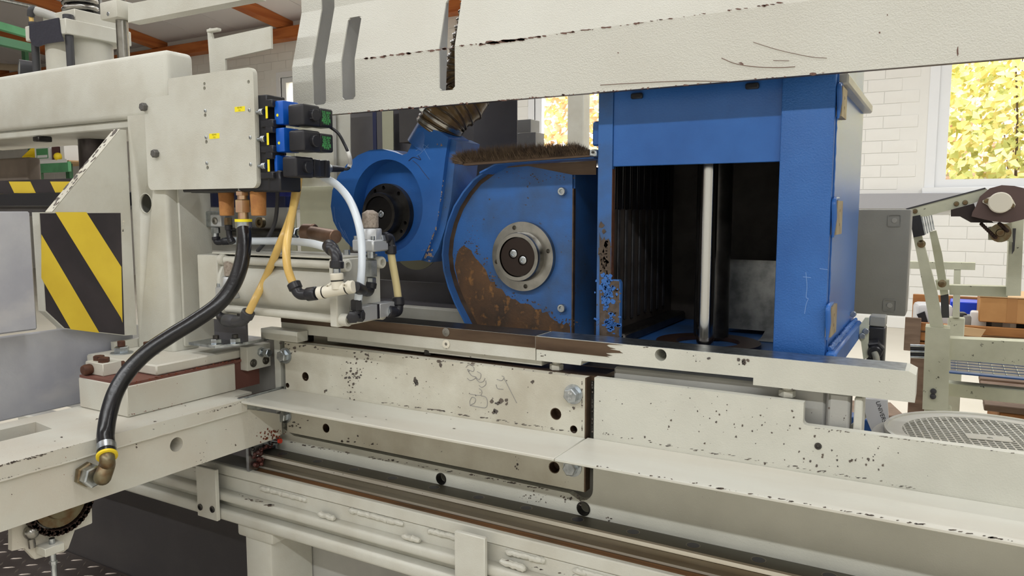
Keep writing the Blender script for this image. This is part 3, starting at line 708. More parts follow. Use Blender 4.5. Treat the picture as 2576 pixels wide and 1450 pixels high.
# ================================================================== slotted hood
def hood():
    th = thing('slotted_hood', 'large folded cream sheet hood with slots hanging above the cutter spindles', 'hood', (-.5, 1.28, 1.6))
    XL, XR, t = -1.292, .95, .003
    Za, Zb, Zc, Zd = 1.606, 1.716, 1.841, 2.10
    Ya, Yb = 1.260, 1.2935
    # developed (unrolled) sheet: (x, s) with s along the profile, then folded
    s1 = Zb-Za; s2 = s1 + math.hypot(Zc-Zb, Yb-Ya); s3 = s2 + (Zd-Zc)
    def fold(x, s, o=0.0):
        if s <= s1: return Vector((x, Ya+o, Za+s))
        if s <= s2:
            k = (s-s1)/(s2-s1); return Vector((x, Ya+(Yb-Ya)*k+o, Zb+(Zc-Zb)*k))
        return Vector((x, Yb+o, Zc+(s-s2)))
    slots = [(-1.2315, -1.1930, 1.629-Za, s3+1), (-1.147, -1.109, 1.634-Za, s1+(1.811-Zb)*1.03), (-.891, -.8535, 1.634-Za, s1+(1.815-Zb)*1.03)]
    m = MB()
    xs = sorted({XL, XR, -.3, .3} | {v for s in slots for v in (s[0], s[1], s[0]+.006, s[1]-.006)})
    ss = sorted({0, s1, s2, s3} | {v for s in slots for v in (s[2], min(s[3], s3), s[2]+.006, min(s[3], s3)-.006)})
    def inside(x, s):
        for a, b_, c, d in slots:
            if a < x < b_ and c < s < d:
                # small corner radius
                if s < c+.006 and (x < a+.006 or x > b_-.006): return 'c'
                if d < s3 and s > d-.006 and (x < a+.006 or x > b_-.006): return 'c'
                return 'h'
        return ''
    quads = []
    for i in range(len(xs)-1):
        for j in range(len(ss)-1):
            xm, sm = (xs[i]+xs[i+1])/2, (ss[j]+ss[j+1])/2
            k = inside(xm, sm)
            if k == 'h': continue
            A, B, C_, D = (xs[i], ss[j]), (xs[i+1], ss[j]), (xs[i+1], ss[j+1]), (xs[i], ss[j+1])
            if k == 'c':
                for a, b_, c, d in slots:
                    if a < xm < b_ and c < sm < d:
                        left = xm < (a+b_)/2; low = sm < (c+min(d, s3))/2
                        tri = ((A, B, D) if left else (A, B, C_)) if low else ((A, C_, D) if left else (B, C_, D))
                        quads.append(tri)
                continue
            quads.append((A, B, C_, D))
    idx = {}
    b = bmesh.new()
    def vert(p):
        if p not in idx: idx[p] = b.verts.new(fold(*p))
        return idx[p]
    for q in quads: b.faces.new([vert(p) for p in q])
    bmesh.ops.recalc_face_normals(b, faces=b.faces)
    g = bmesh.ops.solidify(b, geom=list(b.faces), thickness=t)
    m.bm(b)
    sh_ = Ya-min(v.y for v in m.v)
    m.v = [v+Vector((0, sh_, 0)) for v in m.v]
    sheet = obj('hood_sheet', m, paint_h, th, ang=6)
    # returned lower lip, end plates behind the slots, back sheet
    k = MB(); k.box(-1.29, XR, Ya+.003, Ya+.016, Za, Za+.0025); obj('lower_lip', k, brownst, th)
    for x0, mm, dy in ((-1.246, paint_g, .14), (-1.160, paint_g, .14), (-.903, paint_g, .035)):
        k = MB(); k.prism([(Ya+.006, Za+.02), (Ya+dy, Za+.02), (Yb+dy, Zd), (Yb+.006, Zd), (Yb+.006, Zc), (Ya+.006, Zb)], 'X', x0, x0+.003); obj('rib_plate', k, mm, th, smooth=False)
    k = MB(); k.box(-1.20, -.16, Ya+.012, Ya+.35, 2.09, 2.098); obj('top_sheet', k, paint_h, th)
    k = MB(); k.box(XR-.004, XR, Ya+.006, Ya+.35, Za, Zd); obj('end_sheet', k, paint_h, th)
    chips(sheet, ('Y', Ya-.0002, -1), chip_line(915, 148, 1140, 120, 44, 20, 6, 1, 2) + chip_line(1145, 117, 1230, 108, 14, 12, 5, 1, 5) + chip_line(1205, 112, 1325, 97, 40, 30, 9, 1, 3)
          + chip_line(1325, 97, 1990, 4, 60, 18, 6, 1, 4) + [(1555, 133, 12, 9, 1, 0, 0), (1867, 160, 26, 8, 3, 6, 2), (2232, 38, 12, 12, 1, 0, 0), (2213, 82, 10, 10, 1, 0, 0), (2409, 128, 6, 26, 2, 1, 6), (1095, 192, 6, 9, 1, 0, 0)]
          + chip_line(850, 287, 2100, 182, 90, 14, 6, 1, 7), m=mat('chip_brown', (112, 84, 74), .7), seed=4)
    sc = MB()
    def scr(pts, r=.0004): sc.tube([PY(Ya-.0004, x, y) for x, y in pts], r, n=5, sub=5)
    scr([(1815, 146), (1850, 160), (1900, 168), (1960, 170), (2000, 168)], .0006); scr([(1895, 106), (1960, 126), (2040, 143), (2080, 146)])
    scr([(1510, 214), (1600, 209), (1720, 204), (1830, 205)], .0006); scr([(1945, 152), (1985, 153)])
    obj('scratch', sc, mat('scratch_brown', (128, 108, 98), .7), sheet)
    return th
hood()
# ================================================================== blue cabinet with guide column
def blue_cabinet():
    YF, YBK = 1.330, 1.765
    XL, XR = -.578, -.167
    Z0, Z1 = 1.130, 1.640
    th = thing('blue_cabinet', 'tall blue painted steel cabinet with dark open front and chrome guide column', 'cabinet', (-.37, 1.55, Z0))
    # front frame: left post with a tab, lintel, wide right post
    a = [(XL, Z0), (-.5495, Z0), (-.5495, 1.158), (-.530, 1.158), (-.530, 1.262), (-.5335, 1.268), (-.5495, 1.268), (-.5495, Z1), (XL, Z1)]
    m = MB(); m.prism(a, 'Y', YF, YF+.012); lp = obj('left_post', m, blue_w, th, smooth=False)
    m = MB(); m.box(-.5495, -.2495, YF+.003, YF+.011, 1.4795, Z1, .001); obj('lintel', m, blue_s, th)
    m = MB(); m.box(-.2495, XR, YF-.006, YF+.012, Z0, Z1, .003, 2); rp = obj('right_post', m, blue, th)
    for px, py in ((1603, 242), (1893, 217)):
        q = PY(YF, px, py); k = MB(); k.box(q.x-.011, q.x+.011, YF-.006, YF+.003, q.z-.005, q.z+.005, .002); obj('hanger_clip', k, plastb, th)
    # right side wall with edge weld, three brass coloured plates, roof lip and base rail
    m = MB(); m.box(XR-.010, XR, YF+.0121, YBK, Z0, Z1); obj('side_wall', m, mat('glossy_blue_side', (52, 106, 178), .28, bump=.12, bs=300, spec=.7), th)
    wl = MB(); pts = []; rd = []; rr = random.Random(5)
    for k in range(60): pts.append((XR+.0005, YF+.0125+rr.uniform(-.0005, .0005), Z0+.01+(Z1-Z0-.03)*k/59)); rd.append(rr.uniform(.0012, .0022))
    wl.tube(pts, rd, n=6, raw=True); obj('weld_bead', wl, blue_s, th)
    plm = mat('bare_plate_brass', (168, 154, 124), .5, .4, var=(146, 130, 104), vs_=30)
    for (xa, ya), (xb, yb), yt_, yb_ in (((2119, 216), (2131, 216), 222, 300), ((2106, 505), (2128, 505), 506, 588), ((2091, 772), (2117, 772), 764, 832)):
        zt, zb = PX(XR+.008, (xa+xb)/2, yt_).z, PX(XR+.008, (xa+xb)/2, yb_).z
        y0 = PX(XR+.008, xa, ya).y; y1 = PX(XR+.008, xb, yb).y
        y1 = min(y1, y0+.07)
        yh = (y0+y1)/2; k = MB(); k.prism([(y0, zb), (y1, zb), (y1, zt), (y0, zt)], 'X', XR+.0005, XR+.009, holes=[circ(yh, zb+.016, .003, 12), circ(yh, zt-.016, .003, 12)]); pl = obj('mounting_plate', k, plm, th)
        k = MB()
        pts = [(XR+.004, y0-.003, zb-.004), (XR+.005, y0-.004, (zb+zt)/2), (XR+.004, y0-.003, zt), (XR+.005, (y0+y1)/2, zt+.004)]
        k.tube(pts, [.002, .0045, .004, .003], n=8); obj('weld_bead', k, blue_s, th)
    m = MB(); m.box(XL, XR+.016, YF+.015, YBK+.012, 1.600, 1.618, .003); obj('roof_lip', m, paint_g, th)
    m = MB(); m.box(XL, XR-.002, YF+.02, YBK, 1.6185, 1.90, .004); obj('upper_housing', m, blue_s, th)
    m = MB(); m.box(XR+.0005, XR+.018, YF-.004, YBK-.02, Z0, 1.166, .004); br = obj('base_rail', m, blue_s, th)
    w2 = MB(); pts = []; rd = []
    for k in range(70): pts.append((XR+.006+rr.uniform(-.001, .001), YF+.01+.40*k/69, 1.168+rr.uniform(-.001, .001))); rd.append(rr.uniform(.003, .0055))
    w2.tube(pts, rd, n=7, raw=True); obj('weld_bead', w2, mat('rough_blue_weld', (52, 106, 178), .3, bump=.5, bs=300), th)
    # interior
    m = MB(); m.box(XL, XR-.0101, YBK-.006, YBK, Z0, Z1); obj('back_wall', m, inner_dark, th)
    m = MB(); m.box(XL, XL+.008, YF+.0121, YBK-.0061, Z0, Z1); obj('inner_wall', m, inner_dark, th)
    m = MB(); m.box(XL+.0081, XR-.0101, YF+.0121, YBK-.0061, 1.598, Z1-.004); obj('inner_roof', m, inner_dark, th)
    m = MB(); m.box(XR-.0155, XR-.0105, YF+.0122, YBK-.0062, Z0+.02, 1.597); obj('inner_wall', m, inner_dark, th)
    m = MB(); m.box(XL+.0081, XR-.0156, YF+.0122, YBK-.0062, 1.132, 1.140); obj('cabinet_floor', m, blue_w, th)
    cx, cy = PY(1.415, 1783, 500).x, 1.415
    m = MB(); m.prism(circ(cx, cy+.02, .098, 40), 'Z', 1.1405, 1.148, holes=[circ(cx, cy+.02, .06, 32)]); obj('floor_ring', m, mat('oily_ring', (52, 38, 34), .35), th)
    m = MB(); m.cyl((cx, cy, 1.141), (cx, cy, 1.597), .0163, n=32); obj('guide_column', m, chrome, th)
    m = MB(); m.cyl((cx-.012, cy+.085, 1.149), (cx-.012, cy+.085, 1.597), .034, n=28); obj('rear_column', m, dsteel, th)
    # galvanised chip guide curving up at the back
    pr = []
    for k in range(9):
        t = k/8; pr.append((1.52+.19*math.sin(t*1.57), 1.142+.16*(1-math.cos(t*1.57))))
    pr2 = [(y+.003, z-.003) for y, z in pr]
    m = MB(); m.prism(pr+pr2[::-1], 'X', -.315, -.185); obj('chip_guide', m, galv, th, ang=50)
    m = MB(); m.box(PY(1.60, 1822, 700).x, XR-.016, 1.60, 1.603, 1.15, PY(1.60, 1900, 655).z); obj('rear_sheet', m, galv, th)
    # hanging rubber strips along the left inner wall
    for k in range(9):
        y = 1.372+.040*k
        s = MB(); s.box(XL+.0085, XL+.0125, y-.006, y+.006, 1.172+.002*(k % 3), 1.40, .0015); obj('rubber_strip', s, mat('dusty_rubber_strip', (58, 58, 62), .5, var=(36, 34, 34), vs_=30) if k == 0 else MATS['dusty_rubber_strip'], th)
        s = MB(); s.box(XL+.0085, XL+.020, y-.004, y+.004, 1.40, 1.59, .001); obj('bellows_fold', s, rubber, th)
    m = MB(); m.box(XL+.009, XL+.05, 1.355, 1.74, 1.141, 1.162, .004); obj('strip_ledge', m, dsteel, th)
    # worn post foot
    chips(lp, ('Y', YF-.0003, -1), [(1518, 640, 18, 26, 26, 5, 36), (1540, 800, 14, 16, 40, 9, 40), (1550, 735, 10, 10, 14, 5, 12), (1520, 700, 12, 16, 10, 6, 16)], m=mat('bare_dark_steel', (92, 80, 70), .55, .3, var=(70, 58, 50), vs_=70), seed=2)
    bd = MATS['bare_dark_steel']
    m = MB(); m.prism([xz(PY(YF-.0004, x, y)) for x, y in ((1508, 585), (1513, 612), (1520, 596), (1527, 622), (1531, 600), (1536, 612), (1536.5, 706), (1558, 708), (1557, 848), (1508, 848))], 'Y', YF-.0007, YF-.0003); wp = obj('worn_patch', m, bd, lp, smooth=False)
    chips(lp, ('Y', YF-.0009, -1), [(1530, 735, 14, 16, 60, 10, 20), (1540, 815, 16, 10, 60, 10, 9), (1522, 770, 8, 10, 14, 6, 14)], m=blue, name='blue_remnant', seed=31)
    k = MB(); k.box(-.5497, -.5485, YF+.0005, YF+.0125, 1.16, 1.475); obj('rust_edge', k, rustbolt, th)
    sc = MB()
    def scr(pts): sc.tube([PY(YF-.0062, x, y) for x, y in pts], .0005, n=5, sub=4)
    scr([(2027, 685), (2030, 720), (2028, 748), (2033, 752), (2028, 766), (2024, 790)]); scr([(2020, 697), (2040, 699)]); scr([(2062, 676), (2082, 679)])
    obj('scratch', sc, mat('pale_scratch', (120, 156, 206), .5), rp)
    # hinge block on the left
    m = MB(); m.box(XL-.018, XL-.002, YF+.012, YF+.03, 1.520, 1.566, .003); obj('hinge_block', m, blue_s, th)
    m = MB(); m.box(XL-.012, XL-.0005, YF+.03, YF+.14, 1.482, 1.597, .002); obj('hinge_plate', m, blue_s, th)
    return th
blue_cabinet()

# ------------------------------------------------------------------ spindle flange: stepped ring with bolt holes and centre cap
def flange(th, c, r, ringm, capm, holes, screws, h=.030):
    c = Vector(c); d = Vector((0, -1, 0))
    hp_ = [c + Vector((math.cos(math.radians(a)), 0, math.sin(math.radians(a))))*r*.865 for a in holes]
    m = MB(); m.prism(circ(c.x, c.z, r, 64), 'Y', c.y, c.y-h*.08, holes=[circ(c.x, c.z, r*.5, 40)])
    m.prism(circ(c.x, c.z, r, 64), 'Y', c.y-h*.08, c.y-h*.36, holes=[circ(c.x, c.z, r*.60, 40)] + [circ(q.x, q.z, r*.066, 14) for q in hp_])
    m.lathe([(h*.34, r*.72), (h*.9, r*.70), (h, r*.68), (h, r*.575), (h*.55, r*.56)], c, d, 56)
    rg = obj('spindle_flange', m, ringm, th, ang=30)
    m = MB(); m.lathe([(h*.5, r*.55), (h*.74, r*.55)], c, d, 40)
    m.prism(circ(c.x, c.z, r*.55, 40), 'Y', c.y-h*.741, c.y-h*.9, holes=[circ(c.x+dx, c.z+dz, r*.150, 20) for dx, dz in screws])
    cp = obj('centre_cap', m, capm, th)
    for q in hp_:
        k = MB(); k.prism(circ(q.x, q.z, r*.074, 16), 'Y', q.y-h*.362, q.y-h*.37, holes=[circ(q.x, q.z, r*.066, 16)]); obj('hole_rim', k, steel, rg)
    for dx, dz in screws:
        q = c + Vector((dx, -h*.741, dz))
        k = MB(); k.lathe([(0, r*.115), (h*.15, r*.115), (h*.17, r*.10), (h*.17, r*.055), (h*.08, r*.05)], q, d, 18); obj('socket_screw', k, zinc, cp)
    return rg

# ================================================================== right cutter housing
def cutter_housing():
    YF = 1.400
    th = thing('cutter_housing', 'blue snail shaped cutter housing with bright steel spindle flange and rust-brown worn lower part', 'housing', (-.78, 1.45, 1.08))
    o = [(1235, 433), (1205, 455), (1180, 485), (1158, 520), (1142, 560), (1132, 600), (1128, 640), (1132, 680), (1143, 720), (1160, 762), (1180, 800), (1205, 850)]
    out = [xz(PY(YF, x, y)) for x, y in o] + [xz(PY(YF, 1225, 890)), xz(PY(YF, 1440, 890)), xz(PY(YF, 1440, 420)), xz(PY(YF, 1330, 414)), xz(PY(YF, 1275, 419))]
    m = MB(); m.prism(out, 'Y', YF, YF+.006); fp = obj('front_plate', m, blue_w, th, smooth=False)
    # curved rim standing proud of the plate
    orim = [Vector((p[0], 0, p[1])) for p in [xz(PY(YF, x, y)) for x, y in [(1240, 429)] + o + [(1225, 890)]]]
    rim_o = []; rim_i = []
    for i, p in enumerate(orim):
        t = (orim[min(i+1, len(orim)-1)]-orim[max(i-1, 0)]).normalized(); n = Vector((t.z, 0, -t.x))
        if n.x > 0: n = -n
        rim_o.append((p.x+n.x*.003, p.z+n.z*.003)); rim_i.append((p.x-n.x*.001, p.z-n.z*.001))
    m = MB(); m.prism(rim_o+rim_i[::-1], 'Y', YF-.022, YF+.16); obj('rim', m, blue_w, th, ang=50)
    ri2 = [(p.x-(-1)*0, p.z) for p in orim]
    inn = []
    for i, p in enumerate(orim):
        t = (orim[min(i+1, len(orim)-1)]-orim[max(i-1, 0)]).normalized(); n = Vector((t.z, 0, -t.x))
        if n.x > 0: n = -n
        inn.append((p.x-n.x*(.009+.004*(i/12)), p.z-n.z*(.009+.004*(i/12))))
    m = MB(); m.prism([(p.x, p.z) for p in orim]+inn[::-1], 'Y', YF-.0009, YF); obj('rusty_rim_band', m, brownst, th)
    # side wall towards the cabinet and dark back
    xr = out[-4][0]
    m = MB(); m.box(xr-.004, xr, YF+.0061, YF+.17, 1.07, 1.49); obj('side_wall', m, blue_w, th)
    m = MB(); m.box(xr-.001, xr+.0015, YF-.004, YF+.006, 1.10, 1.442); obj('raw_edge', m, brownst, th)
    m = MB(); m.box(xr+.0016, -.585, YF+.165, YF+.172, 1.07, 1.50); obj('rear_plate', m, blue_w, th)
    # top cover strip reaching to the cabinet
    tp = [(1222, 434), (1262, 413), (1300, 408), (1507, 396)]
    a = [xz(PY(YF-.03, x, y)) for x, y in tp]; b_ = [(x, z-.0035) for x, z in a]
    m = MB(); m.prism(a+b_[::-1], 'Y', YF-.055, YF+.15); obj('top_cover', m, blue_s, th)
    m = MB(); m.prism([xz(PY(YF, x, y)) for x, y in ((1250, 424), (1300, 414), (1440, 408), (1500, 404), (1500, 440), (1440, 440), (1330, 418))], 'Y', YF-.001, YF+.001); obj('sooty_band', m, brownst, th, smooth=False)
    c = PY(YF, 1320, 645)
    flange(th, (c.x, YF, c.z), .073, steel, mat('brown_black_cap', (52, 42, 38), .4, .5), (107, 12, -168, -82), ((-.0105, .0065), (.012, -.0065)), h=.034)
    for px, py in ((1417, 482), (1416, 775)):
        q = PY(YF, px, py); capscrew(th, (q.x, YF, q.z), (0, -1, 0), .0085, zinc, h=.010)
    # bare and rusty lower part: ragged flakes plus a solid patch
    rr = random.Random(9)
    edge = [(1150, 640), (1168, 615), (1190, 640), (1215, 668), (1232, 700), (1252, 725), (1280, 748), (1320, 765), (1352, 778), (1380, 790), (1400, 812), (1425, 815), (1437, 825)]
    e2 = []
    for i in range(len(edge)-1):
        for k in range(4):
            t = k/4; e2.append((edge[i][0]+(edge[i+1][0]-edge[i][0])*t+rr.uniform(-4, 4), edge[i][1]+(edge[i+1][1]-edge[i][1])*t+rr.uniform(-4, 4)))
    low = [(1437, 860), (1218, 860), (1192, 810), (1170, 762), (1154, 715), (1144, 670)]
    rp = mat('rust_worn_patch', (104, 78, 56), .6, .2, var=(70, 58, 50), vs_=14, bump=.25, bs=200, streak=((150, 108, 64), (9, 3, 9), .16))
    m = MB(); m.prism([xz(PY(YF, x, y)) for x, y in e2+low], 'Y', YF-.0006, YF); pt = obj('worn_patch', m, rp, th, smooth=False)
    chips(fp, ('Y', YF, -1), [(x+6, y-3, 5, 5, 16, 8, 7) for x, y in edge], m=rp, seed=6)
    chips(fp, ('Y', YF, -1), [(1190, 610, 2.5, 2.5, 50, 12, 18), (1345, 445, 5, 3, 40, 50, 8), (1420, 440, 6, 6, 14, 12, 10)], m=rp, seed=8)
cutter_housing()

# ================================================================== bristle strip above it
def bristle_strip():
    Y = 1.335
    th = thing('bristle_strip', 'long brown bristle strip in a thin metal channel above the cutter housing', 'brush', tuple(PY(Y, 1310, 405)))
    a, b_ = PY(Y, 1158, 412), PY(Y, 1503, 389)
    m = MB(); m.prism([(a.x, a.z-.001), (a.x+.012, a.z-.0045), (b_.x, b_.z-.003), (b_.x, b_.z+.0005), (a.x, a.z+.001)], 'Y', Y-.002, Y+.012); obj('channel', m, brownst, th, smooth=False)
    m = MB(); m.box(b_.x-.012, b_.x+.003, Y-.012, Y+.02, b_.z-.004, b_.z+.009, .002); obj('end_clamp', m, zinc, th)
    q = MB(); q.cyl((b_.x-.004, Y-.0125, b_.z+.0035), (b_.x-.004, Y-.0145, b_.z+.0035), .0025, n=10); obj('end_screw', q, dsteel, th)
    rr = random.Random(2); br = MB()
    for k in range(6500):
        t = rr.random()**.97; x = a.x-.030+(b_.x-.012-a.x+.030)*t; z0 = a.z+(b_.z-a.z)*((x-a.x)/(b_.x-a.x))
        h = .034*(1-.4*abs(t-.45)); h *= rr.uniform(.45, 1.12)
        if t > .9: h *= (1-t)*7+.3
        y = Y+rr.uniform(-.004, .010); p = Vector((max(x, a.x-.012) if x < a.x else x, y, z0+.001))
        d = Vector((rr.gauss(-.25 if t < .1 else .05, .32), rr.gauss(-.35, .35), 1)).normalized()
        if x < a.x: d = Vector((-1.2+rr.gauss(0, .2), rr.gauss(-.2, .3), .55+rr.gauss(0, .3))).normalized(); p = Vector((a.x+rr.uniform(0, .01), y, z0+rr.uniform(0, .008)))
        u = d.orthogonal().normalized()*.0009; v = d.cross(u)
        e = p+d*h
        br.add([p+u, p-u*.5+v*.87, p-u*.5-v*.87, e], [(0, 1, 3), (1, 2, 3), (2, 0, 3)])
    obj('bristles', br, bristle, th, kind='stuff', smooth=False)
bristle_strip()

# ================================================================== left blue spindle casting with suction outlet
def spindle_casting():
    YF = 1.365
    th = thing('spindle_casting', 'scratched blue round casting with suction outlet and black spindle flange', 'housing', (-1.08, 1.42, 1.18))
    o = [(832, 520), (836, 480), (850, 444), (872, 414), (900, 391), (930, 378), (962, 375), (990, 382), (1012, 390), (1024, 386), (1034, 366), (1044, 340), (1050, 322),
         (1075, 322), (1108, 332), (1128, 346), (1120, 400), (1114, 450), (1107, 510), (1098, 570), (1080, 615), (1060, 655),
         (1000, 658), (985, 660), (950, 655), (915, 642), (882, 620), (855, 590), (838, 556)]
    out = [xz(PY(YF, x, y)) for x, y in o]
    c = PY(YF, 973, 519); rin = .1015
    hole = [(c.x+rin*math.cos(2*math.pi*k/48), c.z+rin*1.04*math.sin(2*math.pi*k/48)) for k in range(48)]
    b = bmesh.new()
    m = MB(); m.prism(out, 'Y', YF, YF+.040, holes=[hole]); obj('casting_rim', m, blue_s, th, ang=30)
    m = MB(); m.prism(out, 'Y', YF+.0401, YF+.080); obj('casting_back', m, blue_s, th, ang=30)
    # chamfered flank on the right
    fl = [(1128, 346), (1150, 356), (1143, 430), (1136, 500), (1122, 570), (1104, 625), (1084, 660), (1060, 655), (1080, 615), (1098, 570), (1107, 510), (1114, 450), (1120, 400)]
    m = MB(); m.prism([xz(PY(YF+.02, x+4, y)) for x, y in fl], 'Y', YF+.012, YF+.105); obj('flank', m, blue_w, th, ang=30)
    fc = PY(YF+.02, 967, 538)
    flange(th, (fc.x, YF+.040, fc.z), .070, dsteel, mat('black_cap', (30, 28, 28), .35, .4), (120, 50, 178, -42, -20, 95), ((.004, -.001),), h=.042)
    # light scratches round the rim
    sc = MB(); rr = random.Random(12)
    def scr(pts, Y=YF-.0004, r=.0004): sc.tube([PY(Y, x, y) for x, y in pts], r, n=5, sub=4)
    scr([(1040, 368), (1060, 362), (1078, 372)]); scr([(1060, 363), (1072, 385), (1082, 402)]); scr([(1046, 380), (1066, 366)]); scr([(1048, 392), (1058, 386), (1078, 364)])
    scr([(840, 520), (842, 545), (846, 565)]); scr([(852, 560), (862, 590), (872, 612)]); scr([(858, 575), (872, 600)]); scr([(866, 580), (880, 612)])
    obj('scratch', sc, MATS['pale_scratch'], th)
    mk = MB(); mk.tube([PY(YF-.0004, x, y) for x, y in ((1028, 405), (1040, 396), (1058, 402), (1052, 392))], .0009, n=5)
    mk.tube([PY(YF-.0004, x, y) for x, y in ((1038, 404), (1052, 416), (1064, 432), (1080, 452))], .0007, n=5); obj('marker_arrow', mk, navy, th, kind='stuff')
    chips(th, ('Y', YF, -1), chip_line(1098, 570, 1068, 652, 40, 5, 9, 2, 3) + chip_line(1116, 450, 1100, 560, 16, 3, 9, 1, 4) + [(1078, 640, 9, 8, 14, 8, 6), (1110, 365, 5, 6, 8, 4, 5)], m=mat('chip_tan', (150, 128, 110), .6), seed=5)
    # outlet collar, clamp and spiral hose
    p0 = PY(YF+.045, 1090, 345); ax = Vector((.40, .10, .60)).normalized()
    m = MB(); m.cyl(p0-ax*.035, p0+ax*.03, .046, n=36); obj('outlet_pipe', m, blue_s, th)
    return p0, ax
SP0, SAX = spindle_casting()

def suction_hose():
    th = thing('suction_hose', 'amber spiral suction hose clamped on the blue casting', 'hose', tuple(SP0))
    a = SP0+SAX*.012
    P = [a, a+SAX*.045, PY(1.45, 1172, 250), PY(1.46, 1172, 195), PY(1.46, 1188, 130), PY(1.46, 1207, 60), PY(1.47, 1226, -20), PY(1.48, 1250, -160)]
    # smooth centre line
    Q = []
    E = [P[0]*2-P[1]] + P + [P[-1]*2-P[-2]]
    for i in range(1, len(E)-2):
        for k in range(16):
            t = k/16; A, B, C_, D = E[i-1], E[i], E[i+1], E[i+2]
            Q.append(0.5*((2*B)+(C_-A)*t+(2*A-5*B+4*C_-D)*t*t+(3*B-A-3*C_+D)*t**3))
    m = MB(); m.tube(Q, [.0495+.0012*math.sin(i*1.55) for i in range(len(Q))], n=32, raw=True); obj('hose_wall', m, hosem, th)
    # spiral rib
    T = [(Q[min(i+1, len(Q)-1)]-Q[max(i-1, 0)]).normalized() for i in range(len(Q))]
    u = T[0].orthogonal().normalized(); fr = []
    for i in range(len(Q)):
        u = (u-T[i]*u.dot(T[i])).normalized(); fr.append((Q[i], u.copy(), T[i].cross(u)))
    sp = []; turns = 26; nn = turns*20
    for k in range(nn+1):
        f = k/nn*(len(Q)-1.001); i = int(f); t = f-i; q, u1, v1 = fr[i]; q2 = fr[i+1][0]
        an = 2*math.pi*turns*k/nn
        sp.append(q.lerp(q2, t)+(u1*math.cos(an)+v1*math.sin(an))*.0508)
    m = MB(); m.tube(sp, .0024, n=6, raw=True); obj('spiral_rib', m, hosed, th)
    # clamps
    for s, r in ((.030, .0525), (.008, .0520)):
        m = MB(); c = a+SAX*s
        m.lathe([(-.0055, r-.001), (-.0055, r), (.0055, r), (.0055, r-.001)], c, SAX, 48); obj('hose_clamp', m, steel, th)
    c = a+SAX*.030; side = (Vector((-1, -.95, .25))-SAX*Vector((-1, -.95, .25)).dot(SAX)).normalized()
    tang = SAX.cross(side)
    p = c+side*.056
    m = MB(); m.cyl(p-tang*.014, p+tang*.014, .0062, n=14); m.cyl(p+tang*.014, p+tang*.019, .0045, n=6); obj('clamp_screw', m, zinc, th)
suction_hose()

# ------------------------------------------------------------------ sheet panels behind the spindles
def rear_panels():
    th = thing('rear_machine_frame', 'grey and olive sheet metal frame standing behind the spindles', 'machine frame', (-1.2, 1.8, 0))
    def pan(name, Y, xa, ya, xb, yb, m_, t=.004):
        p, q = PY(Y, xa, ya), PY(Y, xb, yb); k = MB(); k.box(p.x, q.x, Y, Y+t, min(p.z, q.z), max(p.z, q.z), .001); return obj(name, k, m_, th)
    pan('grey_panel', 1.72, 870, 255, 1300, 780, sheetd)
    pan('olive_panel', 1.60, 640, 280, 752, 800, paint_o)
    pan('olive_panel', 1.56, 752, 470, 884, 800, paint_o)
    pan('light_panel', 1.66, 738, 270, 884, 470, paint)
    pan('light_strip', 1.65, 836, 280, 852, 640, paint_g)
    pan('light_strip', 1.69, 960, 270, 992, 500, paint_o)
    pan('dark_box', 1.64, 1003, 275, 1060, 356, sheetk, .08)
    pan('dark_strip', 1.68, 936, 270, 952, 640, navy)
    pan('grey_sheet', 1.66, 1190, 225, 1300, 480, sheetd)
    pan('lower_sheet', 1.63, 900, 700, 1210, 860, sheetd)
    pan('stepped_block', 1.80, 1300, 302, 1335, 420, paint_g, .05)
    pan('stepped_block', 1.79, 1300, 335, 1347, 420, paint_g, .05)
    k = MB(); q = PY(1.58, 1045, 600); k.cyl((q.x, 1.58, q.z), (q.x, 1.583, q.z), .082, n=48); obj('blade_disc', k, mat('olive_disc', (140, 136, 112), .45, .3), th)
    a, b_ = PY(1.42, 1000, 790), PY(1.42, 1200, 800)
    k = MB(); k.box(-1.22, -.90, 1.47, 1.50, PY(1.47, 1000, 806).z, PY(1.47, 1000, 770).z, .003); obj('bright_rail', k, paint, th)
    k = MB(); k.box(-1.35, -.60, 1.51, 1.90, 1.02, 1.155); obj('chip_trough', k, sheetd, th)
    hp = thing('hall_post', 'cream square steel post standing behind the bristle strip', 'post', (PY(3.2, 1446, 300).x, 3.2, 0))
    k = MB(); k.box(PY(3.2, 1427, 300).x, PY(3.2, 1468, 300).x, 3.2, 3.27, 0.012, 2.9, .004); obj('shaft', k, paint, hp)
    k = MB(); k.box(PY(3.2, 1415, 300).x, PY(3.2, 1480, 300).x, 3.15, 3.32, 0, .0115); obj('foot_plate', k, paint_g, hp)
    k = MB(); k.box(-1.5, -.6, 1.66, 1.90, 0, 1.01, .004); obj('base_cabinet', k, paint_g, th)
rear_panels()
